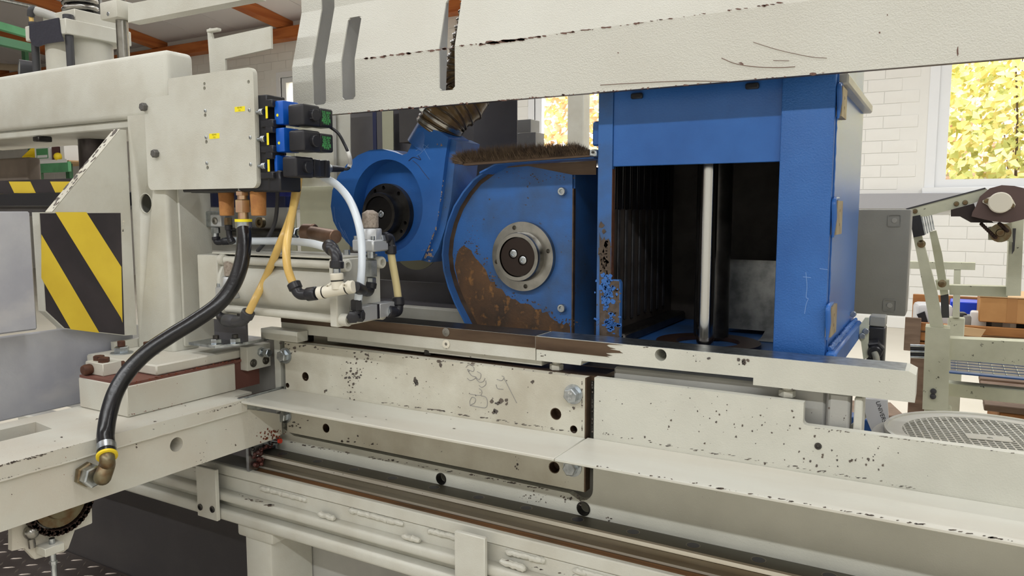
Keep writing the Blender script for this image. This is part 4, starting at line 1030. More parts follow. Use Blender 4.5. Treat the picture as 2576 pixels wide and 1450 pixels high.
# ================================================================== sliding carriage
XC = -1.305
def carriage():
    th = thing('sliding_carriage', 'cream welded sliding carriage with table beam and tall clamping frame', 'machine carriage', (-1.6, 1.0, .84))
    # table slab with slot and side beam
    sa, sb, sc_, sd = PZ(.99, 93, 1064), PZ(.99, 130, 1081), PZ(.99, -30, 1118), PZ(.99, -60, 1092)
    hole = [(-1.515, .45), (-1.515, .782), (-1.440, .772), (-1.440, .45)]
    m = MB(); m.prism([(XC, .30), (XC, 1.112), (-1.345, 1.112), (-1.345, 1.16), (-1.56, 1.16), (-1.56, .30)], 'Z', .9645, .990, holes=[hole]); sl = obj('table_slab', m, paint_r, th, smooth=False)
    q = PX(XC, 448, 1120)
    pol = [(.30, .878), (1.19, .878), (1.213, .884), (1.213, .930), (1.120, .9640), (.30, .9640)]
    m = MB(); m.prism(pol, 'X', -1.345, XC-.005, holes=[circ(q.y, q.z, .0145, 24)]); bm_ = obj('side_beam', m, paint_r, th, smooth=False)
    m = MB(); m.box(-1.40, -1.392, .30, 1.15, .885, .9640); obj('inner_beam', m, paint_g, th)
    m = MB(); m.box(-1.552, -1.52, .30, 1.15, .885, .9640); obj('inner_beam', m, paint_g, th)
    w_ = MB(); rr = random.Random(2); pts = []
    for k in range(60): pts.append(Vector((XC-.001, .32+.79*k/59, .9635+rr.uniform(-.0005, .0005))))
    w_.tube(pts, .0022, n=6, raw=True); obj('weld_bead', w_, paint_r, th)
    chips(sl, ('X', XC, 1), chip_line(0, 1172, 120, 1142, 60, 10, 4, 2, 3) + chip_line(120, 1140, 280, 1095, 16, 7, 3, 2, 4) + chip_line(520, 1040, 615, 1010, 40, 8, 3, 2, 5) + chip_line(0, 1207, 240, 1143, 30, 6, 3, 2, 6), seed=3)
    chips(sl, ('Z', .990, 1), [(138, 1110, 12, 3, 1, 0, 0), (155, 1100, 8, 4, 1, 0, 0), (245, 1056, 9, 4, 3, 5, 1), (320, 1076, 12, 4, 1, 0, 0), (420, 1060, 8, 3, 5, 40, 12)], seed=4)
    chips(bm_, ('X', XC-.005, 1), [(690, 1090, 6, 8, 40, 14, 9), (668, 1102, 5, 6, 26, 10, 8)], m=rustm, name='rust_spot', seed=5)
    chips(bm_, ('X', XC-.005, 1), [(340, 1122, 6, 6, 3, 6, 2), (510, 1150, 4, 4, 14, 10, 18), (30, 1250, 5, 4, 2, 4, 10), (585, 1120, 8, 10, 2, 4, 3)], seed=6)
    m = MB(); m.box(-1.75, -1.5605, .30, 1.20, .900, .908); obj('added_gap_sheet', m, paint_g, th)  # sheets added below the table gaps to keep them dark, no machine part
    m = MB(); m.box(-1.5195, -1.4005, .30, 1.0, .885, .890); obj('added_gap_sheet', m, paint_g, th)
    # block on the slab, rusty slide strip, column foot
    XB = -1.386
    m = MB(); m.box(-1.549, XB, .889, 1.152, .9905, 1.053, .002); bk = obj('riser_block', m, paint_r, th)
    chips(bk, ('X', XB, 1), chip_line(330, 965, 600, 905, 60, 8, 4, 2, 3) + chip_line(320, 1046, 590, 990, 30, 5, 3, 2, 4), m=rustm, name='rust_spot', seed=7)
    m = MB(); m.box(-1.547, XB-.002, .891, 1.262, 1.0531, 1.0585); obj('slide_strip', m, browno, th)
    m = MB(); m.box(-1.50, XB-.006, 1.1525, 1.225, .9905, 1.0530); obj('slide_block', m, browno, th)
    m = MB(); m.box(-1.640, XB-.010, .962, 1.205, 1.0590, 1.0810, .003); ft = obj('column_foot', m, paint_r, th)
    # small stop block with rusty bolts in front
    a, b_ = PZ(1.0586, 214, 945), PZ(1.0586, 297, 943)
    m = MB(); m.box(-1.548, -1.487, .905, .946, 1.0586, 1.0850, .0015); sb_ = obj('stop_block', m, paint_r, th)
    for x, y in ((-1.532, .925), (-1.503, .918)):
        k = MB(); k.hexa((x, y, 1.0851), (0, 0, 1), .019, .010, .2); obj('rusty_bolt', k, rustbolt, th)
    k = MB(); k.lathe([(0, .010), (.004, .0115), (.012, .0115), (.018, .009), (.020, .004)], (-1.528, .9049, 1.0705), (0, -1, 0), 16); obj('rusty_bolt', k, rustbolt, th)
    k = MB(); k.cyl((-1.505, .9461, 1.072), (-1.505, .9615, 1.072), .0085, n=16); obj('rusty_stud', k, rustbolt, th)
    for x, y, r in ((-1.582, 1.008, .0155), (-1.522, 1.030, .0155)):
        k = MB(); k.cyl((x, y, 1.0811), (x, y, 1.0835), r*1.5, n=24); k.hexa((x, y, 1.0835), (0, 0, 1), r*1.75, .013, .25); nt = obj('flange_nut', k, zinc, th)
        k = MB(); k.cyl((x, y, 1.0966), (x, y, 1.109), r*.52, n=16, ch=.001); obj('stud_end', k, rustbolt, th)
    k = MB(); k.cyl((-1.50, 1.010, 1.0811), (-1.50, 1.010, 1.0845), .0095, n=18); obj('rusty_plug', k, rustbolt, th)
    # column and top beam (one welded frame of rectangular tube)
    q = PY(1.075, 366, 512)
    # hollow tube with a drilled round hole in the front wall
    m = MB(); m.prism(rrect(-1.627, -1.495, 1.0755, 1.146, .010), 'Z', 1.0815, 1.610, holes=[rrect(-1.621, -1.501, 1.0815, 1.140, .005)])
    col = obj('column', m, paint, th)
    dm = MB(); dm.cyl((q.x, 1.070, q.z), (q.x, 1.090, q.z), .0215, n=32); dr = obj('drill', dm, paint)
    bo = col.modifiers.new('drilled', 'BOOLEAN'); bo.operation = 'DIFFERENCE'; bo.object = dr; bo.solver = 'EXACT'
    bpy.context.view_layer.update()
    cm = bpy.data.meshes.new_from_object(col.evaluated_get(bpy.context.evaluated_depsgraph_get()))
    col.modifiers.clear(); col.data = cm; bpy.data.objects.remove(dr)
    m = MB(); m.box(-2.60, -1.4755, 1.0755, 1.146, 1.604, 1.743, .012, 3); bmx = obj('top_beam', m, paint, th)
    k = MB(); k.prism(circ(q.x, q.z, .0232, 32), 'Y', 1.0748, 1.0758, holes=[circ(q.x, q.z, .0216, 32)]); obj('hole_rim', k, paint, th)
    m = MB(); m.box(-1.4945, -1.488, 1.100, 1.186, 1.090, 1.52, .002); obj('side_plate', m, paint, th)
    mm = MB(); mm.prism([(-1.640, 1.0815), (-1.640, 1.10), (-1.627, 1.10), (-1.627, 1.0815)], 'Y', 1.02, 1.15); obj('foot_rib', mm, paint, th)
    # darker underside bridge of the beam
    m = MB(); m.box(-2.60, -1.632, 1.090, 1.30, 1.585, 1.6035, .003); obj('beam_soffit', m, paint, th)
    q = PY(1.10, 105, 345); k = MB(); k.box(q.x-.015, q.x+.012, 1.085, 1.12, q.z-.012, 1.5845, .002); obj('soffit_lug', k, dsteel, th)
    # gusset in front of the column with hazard tape
    g = [(1.0745, 1.579), (1.0745, 1.110), (1.044, 1.112), (.908, 1.147), (.872, 1.188), (.872, 1.394), (.900, 1.394), (1.060, 1.579)]
    m = MB(); m.prism(g, 'X', -1.650, -1.625); gu = obj('gusset_plate', m, paint, th, smooth=False)
    XG = -1.625
    tp = [(.874, 1.392), (1.050, 1.392), (1.044, 1.114), (.910, 1.148), (.874, 1.190)]
    m = MB(); m.prism(tp, 'X', XG, XG+.0006); tpo = obj('hazard_tape', m, hazb, gu, smooth=False)
    def stripe(pa):
        k = MB(); k.prism([yz(PX(XG+.0007, x, y)) for x, y in pa], 'X', XG+.0006, XG+.0011); obj('yellow_stripe', k, hazy, gu, smooth=False)
    stripe([(139, 534), (217, 534), (305, 672), (308, 812), (304, 800)]); stripe([(104, 590), (112, 604), (250, 838), (178, 829), (104, 700)])
    chips(gu, ('X', XG, 1), chip_line(311, 540, 309, 600, 14, 4, 10, 1, 3), m=ivory, seed=2)
    e = MB(); e.prism([(.8995, 1.3945), (1.0600, 1.5795), (1.0597, 1.580), (.8985, 1.395)], 'X', -1.650, -1.6251); obj('worn_edge', e, paint_c, gu, smooth=False)
    rr = random.Random(8); ch = MB()
    for k in range(46):
        t = rr.random(); y = .900+.160*t; z = 1.395+.185*t; x = -1.650+rr.random()*.022; s = rr.uniform(.002, .006); n = Vector((0, -.756, .654))
        c = Vector((x, y, z))+n*.0011; u = Vector((1, 0, 0)); v = Vector((0, .654, .756)); nn = rr.randint(5, 8); ring = []
        for i in range(nn):
            a_ = 6.283*i/nn; w2 = rr.uniform(.5, 1.1)*s; ring.append(c+u*math.cos(a_)*w2*.8+v*math.sin(a_)*w2*1.5)
        ch.add([c]+ring, [(0, 1+i, 1+(i+1) % nn) for i in range(nn)])
    obj('paint_chip', ch, chipm, gu, kind='stuff', smooth=False)
    # right stop block with adjusting bolt and washers
    m = MB(); y0, y1 = PX(-1.368, 622, 900).y, PX(-1.368, 681, 900).y
    z1, z0 = PX(-1.368, 622, 874).z, PX(-1.368, 625, 934).z
    m.box(-1.392, -1.368, y0, y1, z0, z1, .001); obj('adjuster_block', m, paint, th)
    for px, py in ((637, 914), (668, 907)):
        q = PX(-1.368, px, py); k = MB(); k.lathe([(0, .0095), (.0018, .0095), (.0018, .0070), (.0035, .0065), (.0035, .0035), (.001, .003)], q, (1, 0, 0), 20); obj('socket_screw', k, steel, th)
    q = PX(-1.368, 655, 886); k = MB(); k.hexa(q, (1, 0, 0), .0185, .009, .3); k.cyl(q+Vector((.009, 0, 0)), q+Vector((.018, 0, 0)), .006, n=14); k.hexa(q+Vector((.018, 0, 0)), (1, 0, 0), .0175, .012, .1); obj('adjusting_bolt', k, zinc, th)
    # angle bracket carrying the cylinder, with two nuts
    zb = 1.1055
    m = MB(); m.prism([(-1.455, 1.085), (-1.368, 1.085), (-1.345, 1.145), (-1.345, 1.215), (-1.455, 1.215)], 'Z', zb-.006, zb); obj('angle_bracket', m, zinc, th)
    m = MB(); m.prism([(-1.450, zb), (-1.450, zb+.05), (-1.438, zb+.062), (-1.345, zb+.062), (-1.345, zb)], 'Y', 1.150, 1.156); obj('angle_bracket', m, sheetd, th)
    for px, py in ((544, 852), (592, 850)):
        q = PZ(zb, px, py+16)
        k = MB(); k.cyl((q.x, q.y, zb), (q.x, q.y, zb+.0025), .016, n=22); k.hexa((q.x, q.y, zb+.0025), (0, 0, 1), .0205, .011, .4); obj('hex_nut', k, zinc, th)
        k = MB(); k.cyl((q.x, q.y, zb+.0136), (q.x, q.y, zb+.021), .0065, n=14); obj('stud_end', k, dsteel, th)
    # bearing block on the guide rail with its grease
    m = MB(); m.box(-1.52, -1.3455, 1.146, 1.235, .838, .8775, .002); obj('bearing_block', m, sheetd, th)
    m = MB(); m.prism([(1.138, .812), (1.163, .812), (1.163, .853), (1.217, .853), (1.217, .835), (1.224, .835), (1.224, .8770), (1.138, .8770)], 'X', -1.345, -1.337); obj('wiper_plate', m, zinc, th, smooth=False)
    k = MB(); k.ball((-1.336, 1.150, .862), .0045); obj('wiper_screw', k, dsteel, th)
    k = MB(); k.lathe([(0, .004), (.006, .006), (.012, .004), (.018, .0055), (.024, .003)], (-1.336, 1.205, .866), (1, -.1, .1), 12); obj('grease_nipple', k, zinc, th)
    k = MB(); k.cyl((-1.318, 1.206, .868), (-1.308, 1.2065, .869), .0055, n=12); obj('red_cap', k, redp, th)
    k = MB(); rr = random.Random(6)
    for i in range(26): k.ball((-1.334+rr.uniform(-.004, .012), 1.158+rr.uniform(-.012, .014), .832+rr.uniform(-.014, .024)), rr.uniform(.0025, .006), 8)
    for i in range(14): k.ball((-1.333+rr.uniform(-.002, .008), 1.185+rr.uniform(-.02, .02), .856+rr.uniform(-.003, .006)), rr.uniform(.002, .004), 8)
    obj('old_grease', k, grease, th, kind='stuff')
    # sprocket bracket under the side beam
    X2 = -1.345
    pl = [(30, 1335), (30, 1387), (62, 1380), (88, 1408), (118, 1400), (160, 1390), (172, 1380), (188, 1335), (230, 1318), (232, 1315), (230, 1255)]
    pp = [yz(PX(X2, x, y)) for x, y in pl] + [(PX(X2, 230, 1255).y, .8775), (PX(X2, 30, 1335).y, .8775)]
    m = MB(); m.prism(pp, 'X', X2-.012, X2); bp = obj('sprocket_bracket', m, paint_r, th, smooth=False)
    c = PX(X2+.012, 150, 1262)
    k = MB(); k.lathe([(-.004, .045), (.004, .045), (.004, .030), (.010, .028), (.010, .010)], c, (1, 0, 0), 32); obj('sprocket', k, oxid, th)
    for i in range(22):
        a_ = math.radians(188+i*8.0); r_ = .0535
        if i > 20: break
        p = c+Vector((0, math.cos(a_), math.sin(a_)))*r_; p2 = c+Vector((0, math.cos(a_+.14), math.sin(a_+.14)))*r_
        lk = MB(); d = (p2-p); n_ = Vector((0, -d.z, d.y)).normalized()
        xs_ = .006 if i % 2 else .008
        lk.cyl(p-Vector((xs_, 0, 0)), p+Vector((xs_, 0, 0)), .0056, n=10)
        lk.cyl(p2-Vector((xs_, 0, 0)), p2+Vector((xs_, 0, 0)), .0056, n=10)
        lk.add([p+n_*.0042+Vector((xs_, 0, 0)), p2+n_*.0042+Vector((xs_, 0, 0)), p2-n_*.0042+Vector((xs_, 0, 0)), p-n_*.0042+Vector((xs_, 0, 0))], [(0, 1, 2, 3)])
        lk.cyl(p+Vector((xs_, 0, 0)), p+Vector((xs_+.002, 0, 0)), .0022, n=8)
        obj('chain_link', lk, chainm, th)
    c = PX(X2+.004, 74, 1338)
    k = MB(); k.ball(c+Vector((.006, 0, 0)), .0125, 18); k.cyl(c+Vector((.004, 0, -.012)), c+Vector((.004, .001, -.028)), .0058, n=14); obj('ball_stud', k, steel, th)
    a_ = PX(X2+.001, 112, 1362); b2 = PX(X2+.001, 163, 1400)
    m = MB(); m.box(X2+.0005, X2+.030, PX(X2+.03, 114, 1395).y, PX(X2+.03, 163, 1378).y, PX(X2+.03, 120, 1402).z, PX(X2+.03, 130, 1377).z, .001); obj('clamp_lug', m, paint, th)
    cc = PX(X2+.017, 132, 1380)
    k = MB(); k.cyl((cc.x, cc.y, cc.z-.075), (cc.x, cc.y, cc.z+.018), .0048, n=14); k.hexa((cc.x, cc.y, cc.z-.029), (0, 0, 1), .011, .007); k.cyl((cc.x, cc.y, cc.z-.079), (cc.x, cc.y, cc.z-.074), .011, n=18); obj('adjusting_spindle', k, zinc, th)
    return th
CARR = carriage()

# ------------------------------------------------------------------ milled aluminium clamping plates and rear clamp bar
def clamp_plates():
    m = MB(); m.box(-1.618, -1.600, .45, .842, 1.156, 1.396, .003)
    tag(obj('clamping_plate', m, alum), 'upper milled aluminium clamping plate next to the hazard tape', 'plate')
    m = MB(); m.box(-1.662, -1.652, .45, 1.085, .970, 1.143, .003)
    tag(obj('support_plate', m, alum), 'long lower milled aluminium plate behind the cream riser block', 'plate')
    th = thing('rear_clamp_bar', 'black clamp bar with hazard stripes below the clamping cylinder', 'clamp', tuple(PD(1.98, 130, 480)))
    Y = 1.20
    a, b_ = PY(Y, -80, 458), PY(Y, 300, 488)
    m = MB(); m.box(a.x, b_.x, Y, Y+.03, b_.z, a.z, .001); obj('striped_bar', m, hazb, th)
    for xa in (26, 130, -70):
        k = MB(); k.prism([xz(PY(Y-.0005, x, y)) for x, y in ((xa-4, 457), (xa+50, 457), (xa+64, 486), (xa+10, 486))], 'Y', Y-.0008, Y); obj('yellow_stripe', k, hazy, th, smooth=False)
    p, q = PY(Y-.01, -80, 489), PY(Y-.01, 300, 519)
    m = MB(); m.box(p.x, q.x, Y-.012, Y+.04, q.z, p.z, .002); obj('black_bar', m, plastb, th)
    p, q = PY(Y+.02, -90, 405), PY(Y+.02, 71, 458)
    m = MB(); m.box(p.x, q.x, Y+.02, Y+.06, q.z, p.z, .008, 3); obj('clamp_pad', m, brownpad, th)
    p, q = PY(Y, -80, 519), PY(Y, 170, 545)
    m = MB(); m.box(p.x, q.x, Y, Y+.05, q.z, p.z); obj('lower_bar', m, sheetk, th)
    # clamping ram hanging from the beam
    c = PY(1.19, 205, 380)
    m = MB(); m.cyl((c.x, 1.23, c.z-.055), (c.x, 1.23, 1.584), .042, n=32); tag(obj('clamp_ram', m, mat('oily_dark_steel', (74, 68, 66), .3, .8, var=(54, 48, 48), vs_=14)), 'dark oily steel clamp ram hanging below the cream top beam', 'ram')
clamp_plates()

# ------------------------------------------------------------------ hydraulic clamping cylinder standing on the top beam
def press_cylinder():
    th = thing('clamping_cylinder', 'cream hydraulic clamping cylinder with black tie rods standing on the top beam', 'cylinder', tuple(PY(1.20, 205, 190)))
    y0 = 1.115; c0 = PY(y0, 166, 84); X = c0.x; y1 = PX(X, 332, 118).y; z0 = c0.z; z1 = PY(y0, 166, 44).z
    xl = PY(y0, 64, 98).x
    m = MB(); m.box(xl, X, y0, y1, z0, z1, .002); obj('head_plate', m, paint, th)
    cx, cy = (xl+X)/2, (y0+y1)/2; r = min(X-xl, y1-y0)/2*.90
    m = MB(); m.cyl((cx, cy, 1.7435), (cx, cy, z0), r, n=48); obj('barrel', m, paint, th)
    m = MB(); m.box(xl+.03, X-.01, y0+.03, y1-.02, z1+.0002, z1+.030, .002); obj('head_block', m, paint, th)
    for x, y in ((X-.014, y0+.016), (xl+.014, y0+.016), (X-.014, y1-.016)):
        k = MB(); k.cyl((x, y, 1.7435), (x, y, z0), .0095, n=16); k.cyl((x, y, z1), (x, y, z1+.012), .0125, n=18, ch=.001); obj('tie_rod', k, plastg, th)
    # spring on top
    sp = [];
    for k in range(200):
        a = k/200*2*math.pi*8; sp.append((cx+.012+math.cos(a)*.036, cy+math.sin(a)*.036, z1+.031+.0185*k/200*8))
    m = MB(); m.tube(sp, .0075, n=10, raw=True); obj('coil_spring', m, steel, th)
    m = MB(); m.cyl((cx+.012, cy, z1+.0302), (cx+.012, cy, z1+.19), .028, n=24); obj('piston_rod', m, plastg, th)
    p, q = PY(cy+.06, 232, 40), PY(cy+.06, 258, -40)
    m = MB(); m.box(p.x, q.x, cy+.05, cy+.056, z1, z1+.2); obj('upright_plate', m, paint_g, th)
    # black tape cover on the front-left corner
    a = [(75, 60), (148, 45), (152, 80), (160, 104), (118, 110), (96, 118), (84, 114), (76, 96)]
    m = MB(); m.prism([xz(PY(y0-.002, x, y)) for x, y in a], 'Y', y0-.004, y0-.0005); obj('black_tape', m, mat('crumpled_black_tape', (44, 44, 56), .5, bump=.6, bs=40), th)
    # elbow and hose at the side
    e0 = PY(y0+.02, 92, 28); k = MB(); k.tube([PY(y0+.04, 150, 48), PY(y0+.03, 120, 36), e0], [.011, .011, .012], n=14); obj('elbow_pipe', k, paint_g, th)
    k = MB(); k.tube([e0, PY(y0+.01, 80, 24), PY(y0+.01, 78, 42)], .009, n=12); obj('push_fitting', k, plastg, th)
    k = MB(); k.tube([PY(y0+.01, 78, 42), PY(y0+.01, 80, 58)], .0055, n=12); obj('short_tube', k, tubey, th)
    # guide rod and swing arm
    gx = PY(1.13, 309, 100)
    m = MB(); m.cyl((gx.x, 1.13, 1.7435), (gx.x, 1.13, 2.05), .0135, n=24); obj('guide_rod', m, steel, th)
    zA, zB = PY(1.13, 300, 53).z, PY(1.13, 300, 8).z
    m = MB(); m.box(gx.x-.042, gx.x+.024, 1.103, 1.157, zA, zB, .004, 2); obj('arm_clamp', m, paint, th)
    k = MB(); k.lathe([(0, .005), (.001, .0045)], PY(1.1028, 272, 35), (0, -1, 0), 14); obj('clamp_screw', k, zinc, th)
    pa = [xz(PY(1.12, x, y)) for x, y in ((322, 56), (322, 10), (640, -52), (640, -6))]
    m = MB(); m.prism(pa, 'Y', 1.12, 1.15); obj('swing_arm', m, paint, th, smooth=False)
    # pressure gauge lying on the beam edge
    g0 = PY(1.14, 48, 172); d = Vector((-.35, -.93, .05)).normalized()
    m = MB(); m.lathe([(-.035, .018), (-.034, .0235), (0, .0235), (0, .021), (-.002, .020)], g0, d, 28); g = obj('pressure_gauge', m, plastg, th)
    k = MB(); k.lathe([(-.0015, .0195), (-.0010, .0195)], g0, d, 24); obj('gauge_face', k, mat('gauge_glass', (150, 152, 150), .1), g)
    # pale L-shaped bracket plate behind the valve plate
    Y = 1.128
    pl = [(521, 76), (528, 70), (535, 98), (681, 66), (682, 122), (566, 148), (568, 200), (530, 200)]
    m = MB(); m.prism([xz(PY(Y, x, y)) for x, y in pl], 'Y', Y, Y+.005); br = thing('arm_bracket', 'flat pale angle bracket rising behind the valve mounting plate', 'bracket', tuple(PY(Y, 550, 200)))
    obj('bracket_plate', m, paint, br, smooth=False)
    k = MB(); p = PY(Y, 545, 78); k.box(p.x-.018, p.x+.016, Y-.012, Y-.0005, p.z-.003, p.z+.003, .001); obj('bent_tab', k, paint, br)
press_cylinder()
# ================================================================== valve mounting plate
def valve_plate():
    Y = 1.064
    th = thing('valve_mounting_plate', 'cream rounded mounting plate with keyhole slots and two yellow labels', 'plate', tuple(PY(Y, 510, 476)))
    tl, tr, br, bl = PY(Y, 372, 222), PY(Y, 637, 168), PY(Y, 646, 476), PY(Y, 373, 476)
    x0, x1, z0, z1 = bl.x, (tr.x+br.x)/2, (bl.z+br.z)/2, tr.z
    xn, zn = PY(Y, 424, 240).x, PY(Y, 424, 240).z
    out = rrect(x0, x1, z0, z1, .014)
    out = [p for p in out if not (p[0] < xn and p[1] > zn)]
    # cut the upper left step round the beam corner
    o2 = []
    right_top = [p for p in rrect(x0, x1, z0, z1, .014)[:6]]
    left_low = rrect(x0, x1, z0, zn, .012)[6:12]
    low = rrect(x0, x1, z0, z1, .014)[12:]
    o2 = right_top + [(xn, z1-.001), (xn, zn)] + left_low + low
    hs = []
    for px, py, r in ((514, 211, 4.2), (514, 222, 4.6), (516, 290, 4.6), (519, 357, 4.6), (522, 422, 4.6), (625, 206, 4.6)):
        q = PY(Y, px, py); hs.append((q, r*dep(q)/FPX*1.05))
    m = MB(); m.prism(o2, 'Y', Y, Y+.0105, holes=[circ(q.x, q.z, r, 14) for q, r in hs if True]); pl = obj('plate', m, paint, th, smooth=False)
    for px, py in ((517, 279), (519, 346), (521, 411), (628, 277), (630, 346), (631, 414)):
        q = PY(Y, px, py); k = MB(); k.lathe([(0, .0036), (.0014, .0034), (.002, .002)], q, (0, -1, 0), 12); obj('pan_screw', k, zinc, pl)
    for px, py in ((366, 270), (395, 387)):
        q = PY(Y, px, py); k = MB(); k.hexa((q.x, Y, q.z), (0, -1, 0), .0155, .011, .25); obj('hex_bolt', k, mat('grey_bolt', (108, 106, 104), .5, .5) if px < 380 else MATS['grey_bolt'], th)
    for px, py, t1, t2 in ((603, 275, '422+K2', 'Y11'), (539, 343, '422+K2', 'Y12')):
        a, b_ = PY(Y, px-12, py+7), PY(Y, px+13, py-8)
        k = MB(); k.box(a.x, b_.x, Y-.0004, Y, a.z, b_.z); lb = obj('yellow_label', k, yellowl, th, label='yellow sticker printed '+t1+' '+t2)
        c = PY(Y-.0004, px, py-4); text('label_print', t1, .0042, c, (1, 0, 0), (0, 0, 1), black_t, lb, .0003)
        c = PY(Y-.0004, px, py+3); text('label_print', t2, .0042, c, (1, 0, 0), (0, 0, 1), black_t, lb, .0003)
valve_plate()

# ================================================================== valve manifold and the three solenoid valves
def valves():
    Ym = 1.0752
    th = thing('valve_manifold', 'black valve manifold with yellow markers behind the mounting plate', 'manifold', tuple(PY(Ym, 660, 480)))
    a, b_ = PY(Ym, 560, 244), PY(Ym, 688, 480)
    m = MB(); m.box(-1.44, b_.x-.012, Ym, Ym+.05, b_.z, a.z-.004, .002); obj('manifold_body', m, plastb, th)
    m = MB(); p, q = PY(Ym-.003, 650, 430), PY(Ym-.003, 700, 482); m.box(-1.42, q.x, Ym+.002, Ym+.06, q.z, p.z, .003); obj('manifold_base', m, plastb, th)
    for y in (257, 322, 388):
        p, q = PY(Ym-.004, 668, y-6), PY(Ym-.004, 686, y+12); m = MB(); m.box(p.x, q.x, Ym-.006, Ym+.03, q.z, p.z, .002); obj('clamp_lug', m, plastb, th)
        p, q = PY(Ym-.004, 656, y+45), PY(Ym-.004, 688, y+62); m = MB(); m.box(p.x, q.x, Ym-.006, Ym+.03, q.z, p.z, .002); obj('clamp_lug', m, plastb, th)
    for px, py in ((673, 283), (676, 350), (678, 417)):
        p, q = PY(Ym-.004, px-3, py-15), PY(Ym-.004, px+3, py+15); m = MB(); m.box(p.x, q.x, Ym-.0066, Ym-.0058, q.z, p.z); obj('yellow_marker', m, yellowl, th)
    for px, py in ((655, 282), (659, 350), (661, 418)):
        q = PY(Ym-.006, px, py); m = MB(); m.cyl(q-Vector((.020, 0, 0)), q, .0032, n=12); m.cyl(q, q+Vector((.009, 0, 0)), .0068, n=16, ch=.001); obj('clamp_screw', m, zinc, th)
    # navy block and sticker behind
    p, q = PY(1.16, 498, 470), PY(1.16, 690, 522); m = MB(); m.box(p.x, q.x, 1.19, 1.22, q.z, p.z+.02, .002)
    nb = thing('navy_valve_block', 'dark navy valve block hidden behind the manifold', 'valve', tuple(PY(1.2, 560, 520))); obj('block', m, navy, nb)
    p, q = PY(1.18, 697, 448), PY(1.18, 735, 494); m = MB(); m.box(p.x, q.x, 1.18, 1.189, q.z, p.z, .001); obj('sticker_plate', m, mat('blue_sticker', (44, 52, 140), .4), nb)
    text('sticker_print', 'DINO', .006, PY(1.1797, 716, 473), (1, 0, 0), (0, 0, 1), white_t, nb)
    # valves
    spec = [(0, (254, 312), (688, 713, 731), (722, 762, 807), (263, 315), 838, True),
            (1, (322, 382), (692, 716, 733), (724, 764, 808), (328, 380), 839, True),
            (2, (390, 448), (688, 698, 716), (708, 745, 791), (394, 446), 831, False)]
    labs = ['upper solenoid valve with blue body, green printed plug and black cable', 'middle solenoid valve with blue body and green printed plug, without a cable',
            'lower solenoid valve with blue body and a screwed cable connector on its plain black plug']
    for i, (zt, zb), (b0, b1, b2), (c0, c1, c2), (kt, kb), pe, lab in spec:
        Yb = 1.078
        v = thing('solenoid_valve', labs[i], 'valve', tuple(PY(Yb, 720, zb)), 'solenoid valves on the manifold')
        p, q = PY(Yb, b0, zt), PY(Yb, b1, zb); yb2 = PX(q.x, b2+22, (zt+zb)/2).y
        m = MB(); m.box(p.x, q.x, Yb, yb2, q.z, p.z, .003, 2); obj('blue_body', m, blue_v, v)
        d_ = MB(); s = PY(Yb, b0+10, zb-22); d_.lathe([(0, .003), (.0006, .0028)], s, (0, -1, 0), 12)
        if i < 2: obj('yellow_dot', d_, yellowl, v)
        Yc = 1.070
        p, q = PY(Yc, c0, kt), PY(Yc, c1, kb); yc2 = PX(q.x, c2, (kt+kb)/2).y
        m = MB(); m.box(p.x, q.x, Yc, yc2, q.z, p.z, .005, 3); co = obj('coil_housing', m, plastb, v)
        # round knob on the side face
        ky = PX(q.x, (c1+c2)/2+4, (kt+kb)/2+1); m = MB(); m.lathe([(0, .0118), (.007, .0118), (.0085, .0105)], (q.x-.0005, ky.y, ky.z), (1, 0, 0), 24); obj('knob', m, plastb, v)
        for k in range(10):
            an = 2*math.pi*k/10; g = MB(); c = Vector((q.x, ky.y+math.cos(an)*.0119, ky.z+math.sin(an)*.0119)); g.cyl(c, c+Vector((.0068, 0, 0)), .0011, n=6)
            obj('knob_grip', g, plastg, v) if i == 0 and k % 2 == 0 else None
        # plug
        y1 = PX(q.x-.002, pe, (kt+kb)/2).y; z0 = q.z+.002; z1 = p.z-.003
        m = MB()
        if lab: m.box(p.x+.004, q.x-.0015, yc2+.0004, y1, z0, z1, .004, 3)
        else:
            m.box(p.x+.004, q.x-.0015, yc2+.0004, yc2+.020, z0, z1, .003, 2); m.box(p.x+.006, q.x-.0045, yc2+.018, yc2+.035, z0+.002, z1-.002)
            m.box(p.x+.004, q.x-.0015, yc2+.033, y1, z0, z1, .003, 2)
        pg = obj('plug', m, plastb, v)
        if lab:
            m = MB(); m.box(q.x-.0014, q.x-.0010, yc2+.002, y1-.007, z0+.004, z1-.004); lb = obj('plug_label', m, mat('plug_label_black', (30, 36, 34), .5) if i == 0 else MATS['plug_label_black'], v)
            for k in range(7):
                text('plug_print', ['TYP 0820', '24V DC', '6VA ED', 'IP65 M', '0820 038', 'MADE IN', 'P10 B'][k], .0062, Vector((q.x-.0010, (yc2+y1)/2-.003, z1-.008-(z1-z0-.014)*k/6.3)), (0, 1, 0), (0, 0, 1), green_t, lb, .0003)
        if i == 2:
            c = Vector(((p.x+q.x)/2+.004, y1, (z0+z1)/2+.002)); d = Vector((.15, 1, 0)).normalized()
            m = MB(); m.cyl(c, c+d*.012, .0085, n=18, ch=.001); obj('union_nut', m, zinc, v)
            m = MB(); m.lathe([(.012, .0075), (.034, .0062), (.044, .0050)], c, d, 16); obj('cable_boot', m, plastb, v)
            CAB.append(c+d*.043)
        if i == 0: CAB.append(Vector(((p.x+q.x)/2, y1, z0+.008)))
CAB = []
valves()
def one_tube(name, label, cat, pts, r, m, n=14, ends=(), kindlbl=None):
    k = MB(); k.tube(pts, r, n=n); o = tag(obj(name, k, m), label, cat); return o
